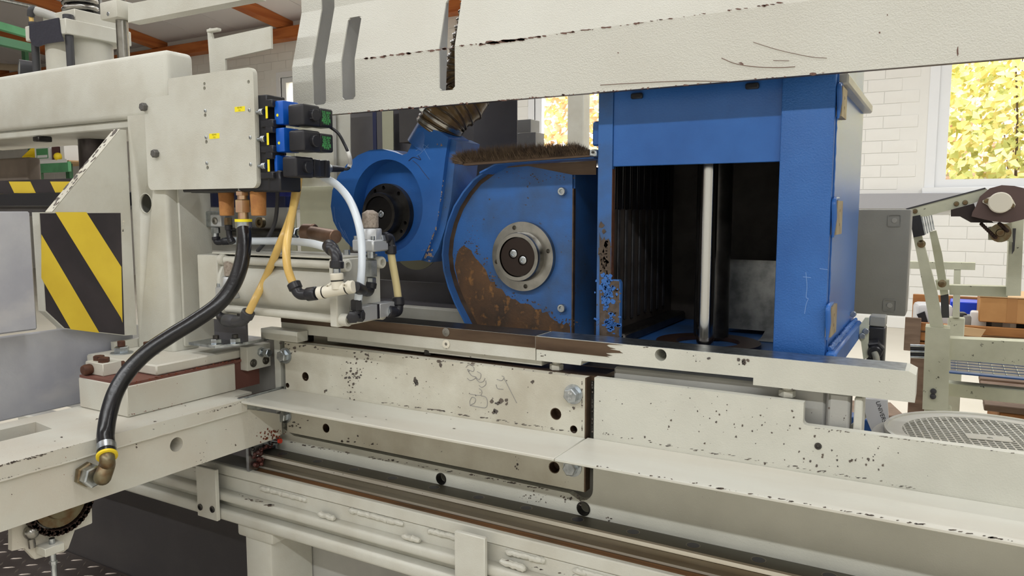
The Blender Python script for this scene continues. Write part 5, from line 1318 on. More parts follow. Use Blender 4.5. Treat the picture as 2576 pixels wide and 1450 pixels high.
# sensor cable from the upper plug to the lower connector, with a white sleeve
def sensor_cable():
    a, b_ = CAB[0], CAB[1]; da, db = dep(a), dep(b_)
    P = [a, PD(da, 850, 335), PD(da+.005, 866, 362), PD(da+.01, 876, 385), PD(db, 881, 408), PD(db, 876, 424), b_]
    th = thing('sensor_cable', 'thin black valve cable with a white sleeve', 'cable', tuple(b_))
    k = MB(); k.tube(P, .0032, n=10); obj('cable', k, plastb, th)
    k = MB(); k.tube([PD(da+.009, 872, 375), PD(da+.012, 879, 394), PD(db, 881, 410), PD(db, 878, 421)], .0045, n=12); obj('white_sleeve', k, whitep, th)
sensor_cable()

# ================================================================== pneumatic cylinder
def pneumatic_cylinder():
    th = thing('pneumatic_cylinder', 'cream pneumatic cylinder with tie rods lying behind the coloured tubes', 'cylinder', (-1.22, 1.166, 1.17))
    y0, y1, z0, z1 = 1.100, 1.232, 1.170, 1.303
    m = MB(); m.box(-1.046, -1.026, y0, y1, z0, z1, .002); obj('end_cap', m, paint, th)
    m = MB(); m.box(-1.437, -1.372, y0+.002, y1, z0-.01, z1-.002, .002); obj('end_cap', m, paint, th)
    m = MB(); m.lathe([(0, .066), (.008, .066), (.012, .058), (.316, .058), (.320, .064), (.326, .064)], (-1.3719, (y0+y1)/2, (z0+z1)/2+.002), (1, 0, 0), 48); obj('barrel', m, paint, th)
    for y in (y0+.014, y1-.014):
        for z in (z0+.014, z1-.012):
            m = MB(); m.cyl((-1.3719, y, z), (-1.0461, y, z), .0085, n=18); obj('tie_rod', m, paint, th)
            m = MB(); m.lathe([(0, .0125), (.016, .0125), (.018, .011), (.018, .007), (.008, .0065)], (-1.0259, y, z), (1, 0, 0), 22); s = obj('tie_rod_screw', m, paint, th)
            m = MB(); m.cyl((-1.0175, y, z), (-1.0172, y, z), .0065, n=6); obj('hex_socket', m, paint, s)
            m = MB(); m.lathe([(0, .0125), (.012, .0125), (.014, .010)], (-1.3721, y, z), (1, 0, 0), 18); obj('tie_rod_collar', m, paint, th)
    m = MB(); m.box(-1.40, -1.036, y0+.012, y1+.004, z1+.0002, z1+.004, .001); obj('top_strip', m, paint, th)
    q = PZ(z1+.0042, 872, 641); m = MB(); m.cyl((q.x, q.y, z1+.004), (q.x, q.y, z1+.014), .007, n=16); obj('top_screw', m, zinc, th)
    # aluminium valve block under the end cap with black divider
    p, q = PX(-1.0258, 905, 771), PX(-1.0258, 998, 812)
    m = MB(); m.box(-1.0255, -.998, PX(-1.0, 905, 790).y, PX(-1.0, 948, 790).y, 1.178, 1.208, .001); obj('valve_block', m, alublk, th)
    m = MB(); m.box(-1.0255, -.9985, PX(-1.0, 948, 790).y+.0003, PX(-1.0, 954, 790).y, 1.178, 1.208); obj('block_divider', m, plastb, th)
    m = MB(); m.box(-1.0255, -.998, PX(-1.0, 954, 790).y+.0003, PX(-1.0, 992, 790).y, 1.179, 1.208, .001); obj('valve_block', m, alublk, th)
pneumatic_cylinder()

# quick exhaust valve with silencer: flat body, sintered silencer, hex body below
def exhaust_valve(lab, c, X, sc=1.0, below=True):
    th = thing('exhaust_valve', lab, 'valve', tuple(c))
    x, y, z = c
    m = MB(); m.box(x-.030*sc, x+.026*sc, y-.024*sc, y+.026*sc, z, z+.024*sc, .003); obj('valve_body', m, alublk, th)
    m = MB(); m.lathe([(0, .0235*sc), (.020*sc, .0235*sc), (.022*sc, .022*sc)], (x, y, z+.0241*sc), (0, 0, 1), 8, math.pi/8); obj('octagon_cover', m, alublk, th)
    m = MB(); m.lathe([(0, .013*sc), (.002*sc, .0165*sc), (.030*sc, .0165*sc), (.033*sc, .013*sc), (.037*sc, .006*sc)], (x, y, z+.0463*sc), (0, 0, 1), 20); obj('silencer', m, sinter, th)
    for dx, dy in ((-.024, -.018), (.021, -.018)):
        m = MB(); m.cyl((x+dx*sc, y+dy*sc, z+.0241*sc), (x+dx*sc, y+dy*sc, z+.031*sc), .004*sc, n=12); obj('body_screw', m, zinc, th)
    if below:
        m = MB(); m.cyl((x, y, z-.014), (x, y, z), .009, n=16); m.hexa((x, y, z-.052), (0, 0, 1), .0225, .034, .2); m.hexa((x, y, z-.068), (0, 0, 1), .017, .014, .4); obj('threaded_union', m, zinc, th)
    return th
q = PX(-1.02, 933, 632); EV = Vector((q.x, q.y, q.z))
exhaust_valve('exhaust valve with grey silencer standing above the cylinder end cap', EV, -1.02)
q = PY(1.09, 560, 752); EV2 = Vector((q.x, 1.118, q.z))
exhaust_valve('exhaust valve with grey silencer half hidden behind the black hose', EV2, 0, below=False)

# ================================================================== fittings and tubes
def elbow(lab, name, pts, r, m=plastb, collars=True, cat='fitting', nut=None):
    th = thing(name, lab, cat, tuple(pts[0]))
    P = [Vector(p) for p in pts]; k = MB()
    mid = P[1]; a = mid.lerp(P[0], .45); b_ = mid.lerp(P[2], .45)
    k.tube([P[0], a, mid.lerp((a+b_)/2, .45), b_, P[2]], r*.86, n=16, sub=6); obj('elbow_body', k, m, th)
    if collars:
        for e, i in ((P[0], a), (P[2], b_)):
            d = (i-e).normalized(); L_ = (i-e).length
            k = MB(); k.lathe([(0, r*.92), (L_*.1, r*1.08), (L_*.85, r*1.08), (L_, r*.85)], e, d, 18); obj('collar', k, m, th)
    if nut is not None:
        e, d, af, h, nm = nut; k = MB(); k.hexa(e, d, af, h, .2); obj('hex_nut', k, nm, th)
    return th
# black reinforced air hose with clamps and fittings
def air_hose():
    th = thing('air_hose', 'thick black rubber air hose sweeping from the manifold down to the table beam', 'hose', (-1.25, .76, .93))
    XT = -1.262
    b0 = PX(XT, 269, 1146)
    t0 = PY(1.085, 613, 572); dt, db = dep(t0), dep(b0)
    pts = [(613, 572), (614, 610), (608, 660), (588, 715), (550, 765), (490, 808), (430, 845), (372, 885), (325, 932), (292, 985), (274, 1040), (266, 1090), (267, 1118), (269, 1146)]
    P = []
    for i, (x, y) in enumerate(pts):
        t = i/(len(pts)-1); P.append(PD(dt+(db-dt)*(t**.9), x, y))
    k = MB(); k.tube(P, .0148, n=28, sub=8); obj('hose', k, rubber, th)
    ax = (P[-2]-P[-1]).normalized()
    k = MB(); k.lathe([(-.007, .0157), (-.007, .0163), (.007, .0163), (.007, .0157)], P[-1]+ax*.016, ax, 32); obj('hose_clamp', k, zinc, th)
    k = MB(); k.lathe([(-.0028, .0162), (-.002, .0174), (.002, .0174), (.0028, .0162)], P[-1]-ax*.001, ax, 32); obj('yellow_ring', k, yellow, th)
    # lower elbow, nuts against the beam
    f = PX(XC-.001, 214, 1193)
    e = Vector((XT-.004, f.y+.008, f.z-.002))
    k = MB(); k.tube([P[-1], P[-1]-ax*.012, P[-1].lerp(Vector((XT, b0.y-.002, f.z+.006)), .6), Vector((XT, b0.y-.010, f.z+.001)), Vector((XT-.012, f.y+.012, f.z)), Vector((XC+.010, f.y, f.z))], [.0125, .0125, .0135, .0145, .0135, .0125], n=18); obj('elbow', k, oxid, th)
    k = MB(); k.hexa((XC-.0005, f.y, f.z), (1, 0, 0), .038, .012, .35); obj('lock_nut', k, oxid, th)
    k = MB(); k.hexa((XC+.0118, f.y, f.z), (1, 0, 0), .034, .018, .2); obj('union_nut', k, zinc, th)
    # upper fittings
    u = P[0]; up = Vector((0, 0, 1))
    for nm, z_, r, h, m_, hx in (('hose_clamp', -.002, .0168, .013, zinc, 0), ('yellow_ring', .0112, .0172, .0055, yellowl, 0), ('hose_tail', .0168, .0105, .014, brass, 0), ('union_nut', .0305, .0275, .0265, brass, 1), ('hex_nipple', .0572, .0105, .008, brass, 0), ('hex_nipple', .0652, .0235, .009, brass, 1), ('thread', .0743, .010, .012, zinc, 0)):
        k = MB()
        if hx: k.hexa(u+up*z_, up, r, h, .25)
        else: k.cyl(u+up*z_, u+up*(z_+h), r, n=28)
        obj(nm, k, m_, th)
air_hose()
# sintered bronze silencers under the manifold
for px, lab in ((571, 'brown sintered silencer cone under the manifold, between navy block and black hose'), (651, 'brown sintered silencer cone under the manifold, beside the dark cable')):
    Yp = 1.112 if px < 600 else 1.095
    t, b_ = PY(Yp, px, 478), PY(Yp, px, 543)
    th = thing('silencer_cone', lab, 'silencer', tuple(b_))
    k = MB(); k.lathe([(0, .0135), (.0015, .0148), ((t-b_).length-.001, .0165), ((t-b_).length, .016)], b_, (0, 0, 1), 24); obj('cone', k, cork, th)
    k = MB(); k.cyl(t, t+Vector((0, 0, .010)), .010, n=16); obj('thread', k, zinc, th)
# black ports row behind the hose: regulator body, elbows, horizontal pipe
def regulator():
    th = thing('air_regulator', 'grey steel valve body with socket screw beside the column', 'valve', tuple(PY(1.17, 540, 600)))
    p, q = PY(1.17, 502, 532), PY(1.17, 560, 572); k = MB(); k.box(p.x, q.x, 1.17, 1.20, q.z, p.z, .002); obj('body', k, zinc, th)
    p, q = PY(1.155, 528, 540), PY(1.155, 556, 571); k = MB(); k.box(p.x, q.x, 1.155, 1.1695, q.z, p.z, .002); obj('side_block', k, alublk, th)
    c = PY(1.1548, 541, 556); k = MB(); k.lathe([(0, .008), (.002, .008), (.0035, .006), (.0035, .003), (.001, .003)], c, (0, -1, 0), 16); obj('socket_screw', k, steel, th)
    a, b_ = PY(1.163, 543, 572), PY(1.163, 543, 598); k = MB(); k.hexa(b_+Vector((0, 0, .010)), (0, 0, 1), .017, (a-b_).length-.010); k.cyl(b_, b_+Vector((0, 0, .011)), .007, n=14); obj('nipple', k, zinc, th)
    a = PY(1.18, 500, 470); p, q = PY(1.205, 500, 520), PY(1.205, 700, 640)
    k = MB(); k.box(p.x, q.x, 1.236, 1.244, q.z, p.z); obj('back_plate', k, paint_g, th)
regulator()
q = lambda x, y, Y: PY(Y, x, y)
elbow('black push-in elbow under the grey valve body beside the column', 'push_in_elbow', [q(543, 596, 1.163), q(545, 612, 1.163), q(578, 606, 1.17)], .0085)
elbow('small black boot on the wired plug beside the black hose', 'cable_boot', [q(575, 566, 1.15), q(576, 592, 1.15), q(585, 612, 1.15)], .0075, m=plastb, nut=(q(574, 566, 1.15), (0, 0, 1), .015, .016, oxid))
def cross_pipe():
    th = thing('bronze_pipe_fitting', 'brown bronze angled pipe fitting with dark pipe above the cylinder', 'pipe', tuple(PY(1.215, 790, 600)))
    k = MB(); k.cyl(PY(1.215, 580, 585), PY(1.215, 742, 586), .0115, n=20); obj('dark_pipe', k, dsteel, th)
    k = MB(); k.hexa(PY(1.215, 738, 586), (1, 0, 0), .021, .014, .2); k.hexa(PY(1.215, 754, 586), (1, 0, 0), .018, .010, .5); obj('hex_nut', k, zinc, th)
    k = MB(); k.lathe([(0, .0165), (.002, .019), (.028, .019), (.030, .0165)], PY(1.215, 764, 585), (1, .1, 0), 22); obj('bronze_body', k, copper, th)
    a = PY(1.205, 785, 586); k = MB(); k.cyl(a, PY(1.18, 845, 596), .0145, n=20, ch=.001); obj('bronze_branch', k, copper, th)
    c = PY(1.205, 660, 560); k = MB(); k.lathe([(0, .012), (.010, .012), (.010, .007), (.004, .006)], c, (0, -1, 0), 18); obj('port_boss', k, oxid, th)
cross_pipe()
# T-piece in ivory plastic
def tee():
    c = PY(1.072, 850, 727)
    th = thing('tee_fitting', 'ivory plastic push-in tee fitting in front of the cylinder end cap', 'fitting', tuple(c))
    l, r_, t = PY(1.068, 803, 738), PY(1.080, 888, 722), PY(1.072, 847, 690)
    k = MB(); k.cyl(l, r_, .0115, n=20); obj('cross_body', k, ivory, th)
    k = MB(); k.cyl(c, t, .0115, n=20); obj('stem_body', k, ivory, th)
    for e, d in ((l, (r_-l)), (r_, (l-r_)), (t, (c-t))):
        d = d.normalized()
        k = MB(); k.lathe([(-.002, .0105), (0, .0125), (.010, .0125), (.011, .0118)], e, d, 22); obj('collar', k, ivory, th)
        k = MB(); k.lathe([(.0112, .0121), (.0136, .0121)], e, d, 22); obj('dark_ring', k, dsteel, th)
    for x, y in ((828, 715), (870, 712)):
        p = PY(1.072, x, y); k = MB(); k.lathe([(0, .0042), (.016, .0042), (.016, .0025), (.010, .002)], p+Vector((0, .008, 0)), (.2, -1, -.3), 14); obj('mounting_eye', k, ivory, th)
tee()
# elbows of the tee
elbow('black push-in elbow joining the yellow tube to the ivory tee', 'push_in_elbow', [q(738, 712, 1.062), q(752, 744, 1.062), q(797, 738, 1.066)], .0125)
elbow('black swivel elbow on top of the ivory tee', 'push_in_elbow', [q(847, 676, 1.072), q(848, 640, 1.075), q(826, 618, 1.10)], .0125)
k_ = MB(); k_.cyl(q(847, 690, 1.072), q(847, 676, 1.072), .0075, n=16); tag(obj('tee_nipple', k_, zinc), 'short metal nipple between ivory tee and black swivel elbow', 'fitting')
elbow('black push-in elbow under the exhaust valve union', 'push_in_elbow', [q(893, 722, 1.085), EV+Vector((-.002, -.004, -.088)), EV+Vector((0, 0, -.064))], .0105)
elbow('black push-in elbow beside the silencer, carrying the short cream tube', 'push_in_elbow', [PX(-1.0, 966, 600), PX(-.998, 983, 596), PX(-.998, 983, 640)], .0110, nut=(PX(-1.004, 955, 602), (.2, 1, 0), .018, .010, zinc))
elbow('black push-in elbow screwed into the aluminium block, under the short cream tube', 'push_in_elbow', [PX(-.998, 1002, 748), PX(-.995, 1003, 788), PX(-1.002, 975, 784)], .0120, nut=(PX(-1.003, 972, 784), (.1, 1, 0), .019, .010, zinc))
elbow('dark swivel elbow at the foot of the crossing yellow tube', 'push_in_elbow', [q(626, 784, 1.085), q(612, 812, 1.085), q(568, 806, 1.10)], .0130, m=plastg)
elbow('black elbow between the cylinder foot and the crossing yellow tube fitting', 'push_in_elbow', [q(569, 806, 1.102), q(555, 802, 1.104), q(553, 780, 1.11)], .0110, m=plastb)
# black swivel fitting at the foot of the long white tube
def swivel():
    c = PX(-.992, 893, 797)
    th = thing('swivel_fitting', 'glossy black swivel fitting at the foot of the long white tube', 'fitting', tuple(c))
    k = MB(); k.hexa(PX(-.992, 897, 780), (0, 0, 1), .0205, .020, .1); k.cyl(PX(-.992, 897, 782), PX(-.992, 896, 790), .0085, n=16); obj('hex_cap', k, plastb, th)
    k = MB(); k.lathe([(0, .010), (.003, .0125), (.014, .0125), (.016, .0095)], c+Vector((-.006, 0, 0)), (.7, -.7, 0), 6); obj('banjo_body', k, plastb, th)
    k = MB(); k.hexa(c+Vector((-.006, .012, 0)), (.9, .35, 0), .021, .014, .3); obj('banjo_screw', k, plastb, th)
    return c
SW = swivel()
# tubes
d1 = dep(q(740, 712, 1.062))
one_tube('yellow_tube', 'amber air tube curving down from the valves to the ivory tee fitting', 'tube', [PD(d1+.10, 746, 446), PD(d1+.08, 741, 500), PD(d1+.04, 729, 570), PD(d1+.01, 721, 620), PD(d1, 722, 665), PD(d1, 731, 698), PD(d1, 740, 718)], .0080, tubey)
d2 = dep(q(626, 784, 1.085))
one_tube('yellow_tube', 'amber air tube crossing behind to the fitting at the cylinder foot', 'tube', [PD(d1+.13, 752, 446), PD(d1+.12, 744, 500), PD(d1+.075, 726, 560), PD(d1+.06, 705, 612), PD(d2+.01, 668, 700), PD(d2, 640, 757), PD(d2, 625, 788)], .0080, tubey)
ds = dep(SW)
wt = one_tube('white_tube', 'long milky white air tube arching from the valves down to the black swivel fitting', 'tube', [PD(ds+.10, 812, 446), PD(ds+.08, 848, 466), PD(ds+.05, 880, 505), PD(ds+.02, 901, 560), PD(ds+.01, 910, 620), PD(ds, 909, 690), PD(ds, 902, 745), PX(-.992, 898, 778)], .0078, tubew)
one_tube('white_tube', 'short milky white air tube running level behind the black hose', 'tube', [q(580, 606, 1.17), q(640, 607, 1.165), q(720, 607, 1.15), q(780, 612, 1.13), q(826, 624, 1.10)], .0080, tubew)
one_tube('cream_tube', 'short aged cream air tube between two black elbows beside the end cap', 'tube', [PX(-.998, 983, 632), PX(-.998, 989, 670), PX(-.998, 997, 715), PX(-.998, 1002, 752)], .0080, tubel)
one_tube('dark_cable', 'thin dark cable hanging down behind the amber tubes', 'cable', [q(698, 470, 1.165), q(697, 520, 1.165), q(690, 565, 1.165), q(670, 605, 1.165), q(648, 632, 1.165)], .0042, plastg)
# ================================================================== things right of and behind the machine
def vent_cover():
    cx, cy, r, z = .078, 1.436, .1560, 1.027
    th = thing('vent_cover', 'round cream perforated fan cover behind the low bed plate', 'fan cover', (cx, cy, .80))
    m = MB()
    prf = [(z-.024, r+.024), (z-.012, r+.020), (z-.004, r+.004), (z-.0041, r*.90), (z-.024, r*.90)]
    for i in range(len(prf)):
        (za, ra), (zb_, rb) = prf[i], prf[(i+1) % len(prf)]
        n0 = len(m.v); m.v += [Vector((cx+ra*math.cos(6.2831853*k/72), cy+ra*math.sin(6.2831853*k/72), za)) for k in range(72)] + [Vector((cx+rb*math.cos(6.2831853*k/72), cy+rb*math.sin(6.2831853*k/72), zb_)) for k in range(72)]
        m.f += [(n0+k, n0+(k+1) % 72, n0+72+(k+1) % 72, n0+72+k) for k in range(72)]
    obj('base_cone', m, paint, th)
    m = MB(); m.prism(circ(cx, cy, r+.005, 48), 'Z', .80, z-.0245, holes=[circ(cx, cy, r*.90, 48)]); obj('fan_drum', m, paint, th)
    m = MB(); m.prism(circ(cx, cy, r, 72), 'Z', z-.004, z+.001, holes=[circ(cx, cy, r*.83, 64)]); obj('rim_plate', m, paint_y, th)
    m = MB(); m.prism(circ(cx, cy, r*1.01, 72), 'Z', z-.006, z+.004, holes=[circ(cx, cy, r*.975, 72)]); obj('rolled_edge', m, paint, th)
    m = MB(); m.cyl((cx, cy, .801), (cx, cy, .806), r*.89, n=48); obj('drum_floor', m, paint_g, th)
    R2 = r*.835; a = math.radians(10)
    for k in range(-11, 12):                            # bars of the grille in two directions
        d = k*.0113
        if abs(d) >= R2: continue
        L_ = math.sqrt(R2*R2-d*d)
        m = MB(); m.box(-L_, L_, d-.0011, d+.0011, z-.0004, z+.0004)
        for i, p in enumerate(m.v): m.v[i] = Vector((cx+p.x*math.cos(a)-p.y*math.sin(a), cy+p.x*math.sin(a)+p.y*math.cos(a), p.z))
        obj('grille_bar', m, paint_y, th)
        m = MB(); m.box(d-.0013, d+.0013, -L_, L_, z-.0006, z+.0002)
        for i, p in enumerate(m.v): m.v[i] = Vector((cx+p.x*math.cos(a)-p.y*math.sin(a), cy+p.x*math.sin(a)+p.y*math.cos(a), p.z))
        obj('grille_bar', m, paint_y, th)
    m = MB(); m.prism([(cx-.033, cy-.020), (cx+.030, cy-.010), (cx+.025, cy+.019), (cx-.038, cy+.009)], 'Z', z+.0006, z+.0014, holes=[circ(cx-.002, cy-.001, .0045, 14)]); obj('centre_plate', m, paint_y, th)
vent_cover()

def control_box():
    Y = 1.95
    a, b_ = PY(Y, 2120, 527), PY(Y, 2278, 797)
    th = thing('control_box', 'flat grey control enclosure mounted behind the blue cabinet', 'enclosure', (a.x, Y, b_.z))
    m = MB(); m.box(-.34, b_.x, Y, Y+.09, b_.z, a.z, .004, 2); obj('enclosure', m, boxg, th)
    for px, py in ((2250, 555), (2238, 769)):
        c = PY(Y, px, py); m = MB(); m.prism(rrect(c.x-.014, c.x+.014, c.z-.014, c.z+.014, .004), 'Y', Y-.0012, Y, holes=[rrect(c.x-.012, c.x+.012, c.z-.012, c.z+.012, .003)]); obj('corner_frame', m, boxg, th)
        m = MB(); m.lathe([(0, .006), (.001, .0055)], (c.x, Y, c.z), (0, -1, 0), 14); obj('corner_screw', m, paint_g, th)
    m = MB(); m.box(-.33, -.20, Y-.17, Y-.0005, 1.20, 1.36); obj('mounting_arm', m, paint_g, th)
    return th
control_box()

def limit_switch():
    Y = 1.72
    p, q = PY(Y, 2184, 800), PY(Y, 2222, 925)
    th = thing('limit_switch', 'black limit switch with cable gland beside the blue cabinet foot', 'switch', ((p.x+q.x)/2, Y, q.z))
    m = MB(); m.box(p.x, q.x, Y, Y+.05, q.z, PY(Y, 2184, 822).z, .003); obj('switch_body', m, plastb, th)
    m = MB(); m.box(p.x+.002, q.x, Y+.001, Y+.045, PY(Y, 2184, 821).z, p.z+.004, .002); obj('switch_head', m, boxg, th)
    c = PY(Y, 2198, 872); m = MB(); m.hexa((c.x, Y-.0002, c.z), (.15, -1, -.35), .034, .018, .2); m.cyl((c.x, Y, c.z), Vector((c.x, Y, c.z))+Vector((.15, -1, -.35)).normalized()*.028, .013, n=18); obj('cable_gland', m, plastb, th)
    a = Vector((c.x, Y, c.z))+Vector((.15, -1, -.35)).normalized()*.026
    m = MB(); m.tube([a, PY(Y-.03, 2205, 905), PY(Y-.02, 2206, 950), PY(Y, 2195, 1000), PY(Y+.03, 2170, 1050), PY(Y+.05, 2130, 1085), PY(Y+.06, 2080, 1100)], .0065, n=12); obj('grey_cable', m, mat('grey_cable', (150, 148, 136), .45), th)
    # bracket with screws
    pts = [(2150, 838), (2176, 800), (2186, 800), (2184, 900), (2172, 905), (2166, 860)]
    m = MB(); m.prism([xz(PY(Y-.02, x, y)) for x, y in pts], 'Y', Y-.022, Y-.014); obj('switch_bracket', m, paint_w, th, smooth=False)
    for px, py in ((2179, 833), (2170, 845), (2147, 790)):
        c = PY(Y-.023, px, py); m = MB(); m.cyl((c.x, Y-.0221, c.z), (c.x, Y-.031, c.z), .0062, n=14, ch=.0008); obj('cap_screw', m, zinc, th)
limit_switch()

def plastic_bag():
    Y = 1.60
    pts = [(2168, 1004), (2232, 1008), (2236, 1070), (2226, 1092), (2196, 1094), (2182, 1060)]
    m = MB(); m.prism([xz(PY(Y, x, y)) for x, y in pts], 'Y', Y, Y+.014)
    b = bmesh.new()
    th = thing('plastic_bag', 'crinkled clear plastic bag with black print behind the bed', 'bag', tuple(PY(Y, 2200, 1094)))
    obj('bag', m, bagm, th)
    text('bag_print', 'UNIVERSAL', .011, PY(Y-.0003, 2219, 1045), (.35, 0, -1), (1, 0, .35), black_t, th)
plastic_bag()

def roller_frame():
    Y = 2.70
    th = thing('roller_frame', 'chipped pale green feed frame with inclined arms and brown chain guard', 'machine frame', (0.1, Y, 0))
    def pl(name, pts, m_, y0=Y, t=.06, sm=False):
        k = MB(); k.prism([xz(PY(y0, x, p)) for x, p in pts], 'Y', y0, y0+t); return obj(name, k, m_, th, smooth=sm)
    pl('post', [(2328, 823), (2390, 828), (2385, 1036), (2320, 1030)], paint_w, Y-.05, .08)
    q = PY(Y-.02, 2352, 1040); m = MB(); m.box(q.x-.03, q.x+.045, Y-.03, Y+.03, 0, q.z+.02, .004); obj('post_foot', m, paint_w, th)
    for px, py in ((2348, 985), (2347, 998)):
        c = PY(Y-.05, px, py); m = MB(); m.lathe([(0, .009), (.006, .008), (.008, .004)], (c.x, Y-.05, c.z), (0, -1, 0), 14); obj('post_bolt', m, plastg, th)
    pl('cross_beam', [(2388, 852), (2600, 862), (2600, 922), (2386, 906)], paint_w, Y-.03, .06)
    pl('inclined_arm', [(2297, 594), (2318, 592), (2334, 650), (2358, 740), (2373, 825), (2340, 823), (2325, 740), (2308, 650)], paint_w, Y-.04, .05)
    pl('rear_arm', [(2338, 584), (2355, 580), (2370, 640), (2386, 740), (2366, 744), (2350, 650)], paint_w, Y+.03, .03)
    pl('arm_stub', [(2366, 744), (2386, 740), (2388, 800), (2368, 800)], plastg, Y+.04, .02)
    pl('pivot_block', [(2353, 706), (2388, 705), (2388, 730), (2357, 730)], paint_w, Y+.02, .05)
    pl('upper_arm', [(2282, 526), (2480, 474), (2500, 490), (2448, 512), (2330, 545), (2288, 545)], paint_w, Y-.06, .05)
    pl('upper_arm_edge', [(2278, 525), (2478, 472), (2480, 475), (2282, 528)], plastg, Y-.062, .054)
    pl('black_sleeve', [(2288, 546), (2315, 541), (2326, 592), (2298, 598)], plastb, Y-.065, .06)
    for k in range(5): pl('silver_strip', [(2316+k*6, 541-k*.6), (2320+k*6, 541-k*.6), (2330+k*5.4, 590-k*3), (2326+k*5.4, 591-k*3)], zinc, Y-.03+k*.006, .01)
    # brown guard with flanged bearing
    g = [(2455, 520), (2465, 495), (2490, 474), (2520, 466), (2552, 468), (2600, 480), (2600, 545), (2560, 556), (2540, 561), (2500, 558), (2444, 545), (2446, 535)]
    pl('chain_guard', g, browng, Y-.09, .02)
    pl('guard_lower', [(2392, 528), (2450, 512), (2456, 530), (2500, 560), (2540, 562), (2442, 560), (2415, 545), (2392, 545)], mat('torn_dark_guard', (46, 36, 34), .7), Y-.07, .03)
    oval = [(2472, 505), (2480, 500), (2498, 492), (2516, 488), (2534, 490), (2548, 502), (2555, 515), (2552, 522), (2540, 527), (2522, 535), (2506, 534), (2494, 526), (2482, 515), (2472, 510)]
    pl('bearing_flange', oval, ivory, Y-.098, .008)
    c = PY(Y-.098, 2516, 510); m = MB(); m.lathe([(0, .030), (.012, .030), (.015, .027)], (c.x, Y-.098, c.z), (0, -1, 0), 28); obj('bearing_cap', m, ivory, th)
    for px, py in ((2482, 506), (2545, 518), (2302, 532), (2428, 510), (2406, 513), (2318, 614), (2370, 714)):
        y_ = Y-.099 if px > 2470 else (Y-.061 if py < 540 else Y-.041); c = PY(y_, px, py); m = MB(); m.lathe([(0, .0075 if py < 600 else .012), (.005, .006)], (c.x, y_, c.z), (0, -1, 0), 14); obj('frame_bolt', m, oxid, th)
    # chain and sprocket below the guard
    for (xa, ya, xb, yb) in ((2467, 562, 2506, 600), (2513, 562, 2535, 582)):
        m = MB(); a, b_ = PY(Y-.05, xa, ya), PY(Y-.05, xb, yb)
        n = 9
        for k in range(n): m.ball(a.lerp(b_, (k+.5)/n), .0055, 8, (1, .6, 1))
        obj('drive_chain', m, chainm, th, kind='stuff')
    c = PY(Y-.04, 2516, 586); m = MB(); m.lathe([(0, .028), (.008, .028), (.008, .012), (.014, .010)], (c.x, Y-.04, c.z), (0, -1, 0), 18); obj('sprocket', m, oxid, th)
    pl('sprocket_plate', [(2486, 572), (2545, 560), (2548, 610), (2530, 606), (2486, 604)], paint_w, Y-.03, .01)
    pl('rear_post', [(2540, 555), (2576, 545), (2568, 745), (2532, 745)], paint_w, Y+.02, .06)
    pl('guide_strip', [(2548, 575), (2556, 575), (2552, 630), (2546, 640)], plastg, Y-.0, .015)
    pl('rear_rail', [(2388, 718), (2535, 722), (2535, 748), (2388, 742)], paint_w, Y+.06, .05)
    pl('far_rail', [(2270, 658), (2454, 662), (2453, 680), (2270, 676)], paint_w, Y+.8, .05)
    pl('far_post', [(2400, 680), (2417, 680), (2414, 800), (2396, 800)], paint_w, Y+.8, .05)
    q = PY(Y+.82, 2406, 800); m = MB(); m.box(q.x-.03, q.x+.03, Y+.81, Y+.86, 0, q.z, .003); obj('far_post', m, paint_w, th)
    # blue roller tray carried by the frame
    t = thing('blue_tray', 'blue steel tray with wire mesh floor under the pale green cross beam', 'tray', tuple(PY(Y+.1, 2480, 960)))
    a, b_ = PY(Y+.06, 2387, 936), PY(Y+.06, 2620, 962)
    m = MB(); m.box(a.x, a.x+.9, Y+.06, Y+.09, b_.z, a.z, .003); obj('tray_front', m, bluetray, t)
    m = MB(); m.box(a.x+.005, a.x+.9, Y+.0901, Y+.5, a.z-.006, a.z-.003); obj('tray_floor', m, sheetd, t)
    for k in range(11):
        m = MB(); x = a.x+.02+k*.034; m.box(x, x+.002, Y+.0902, Y+.5, a.z-.0029, a.z+.001); obj('mesh_wire', m, zinc, t)
    for k in range(6):
        m = MB(); y = Y+.12+k*.05; m.box(a.x+.005, a.x+.5, y, y+.002, a.z+.0011, a.z+.003); obj('mesh_wire', m, bluetray, t)
    m = MB(); m.box(a.x-.01, a.x+.9, Y+.07, Y+.12, PY(Y+.06, 2390, 1000).z, PY(Y+.06, 2390, 966).z, .003); obj('tray_carrier', m, paint_w, t)
roller_frame()

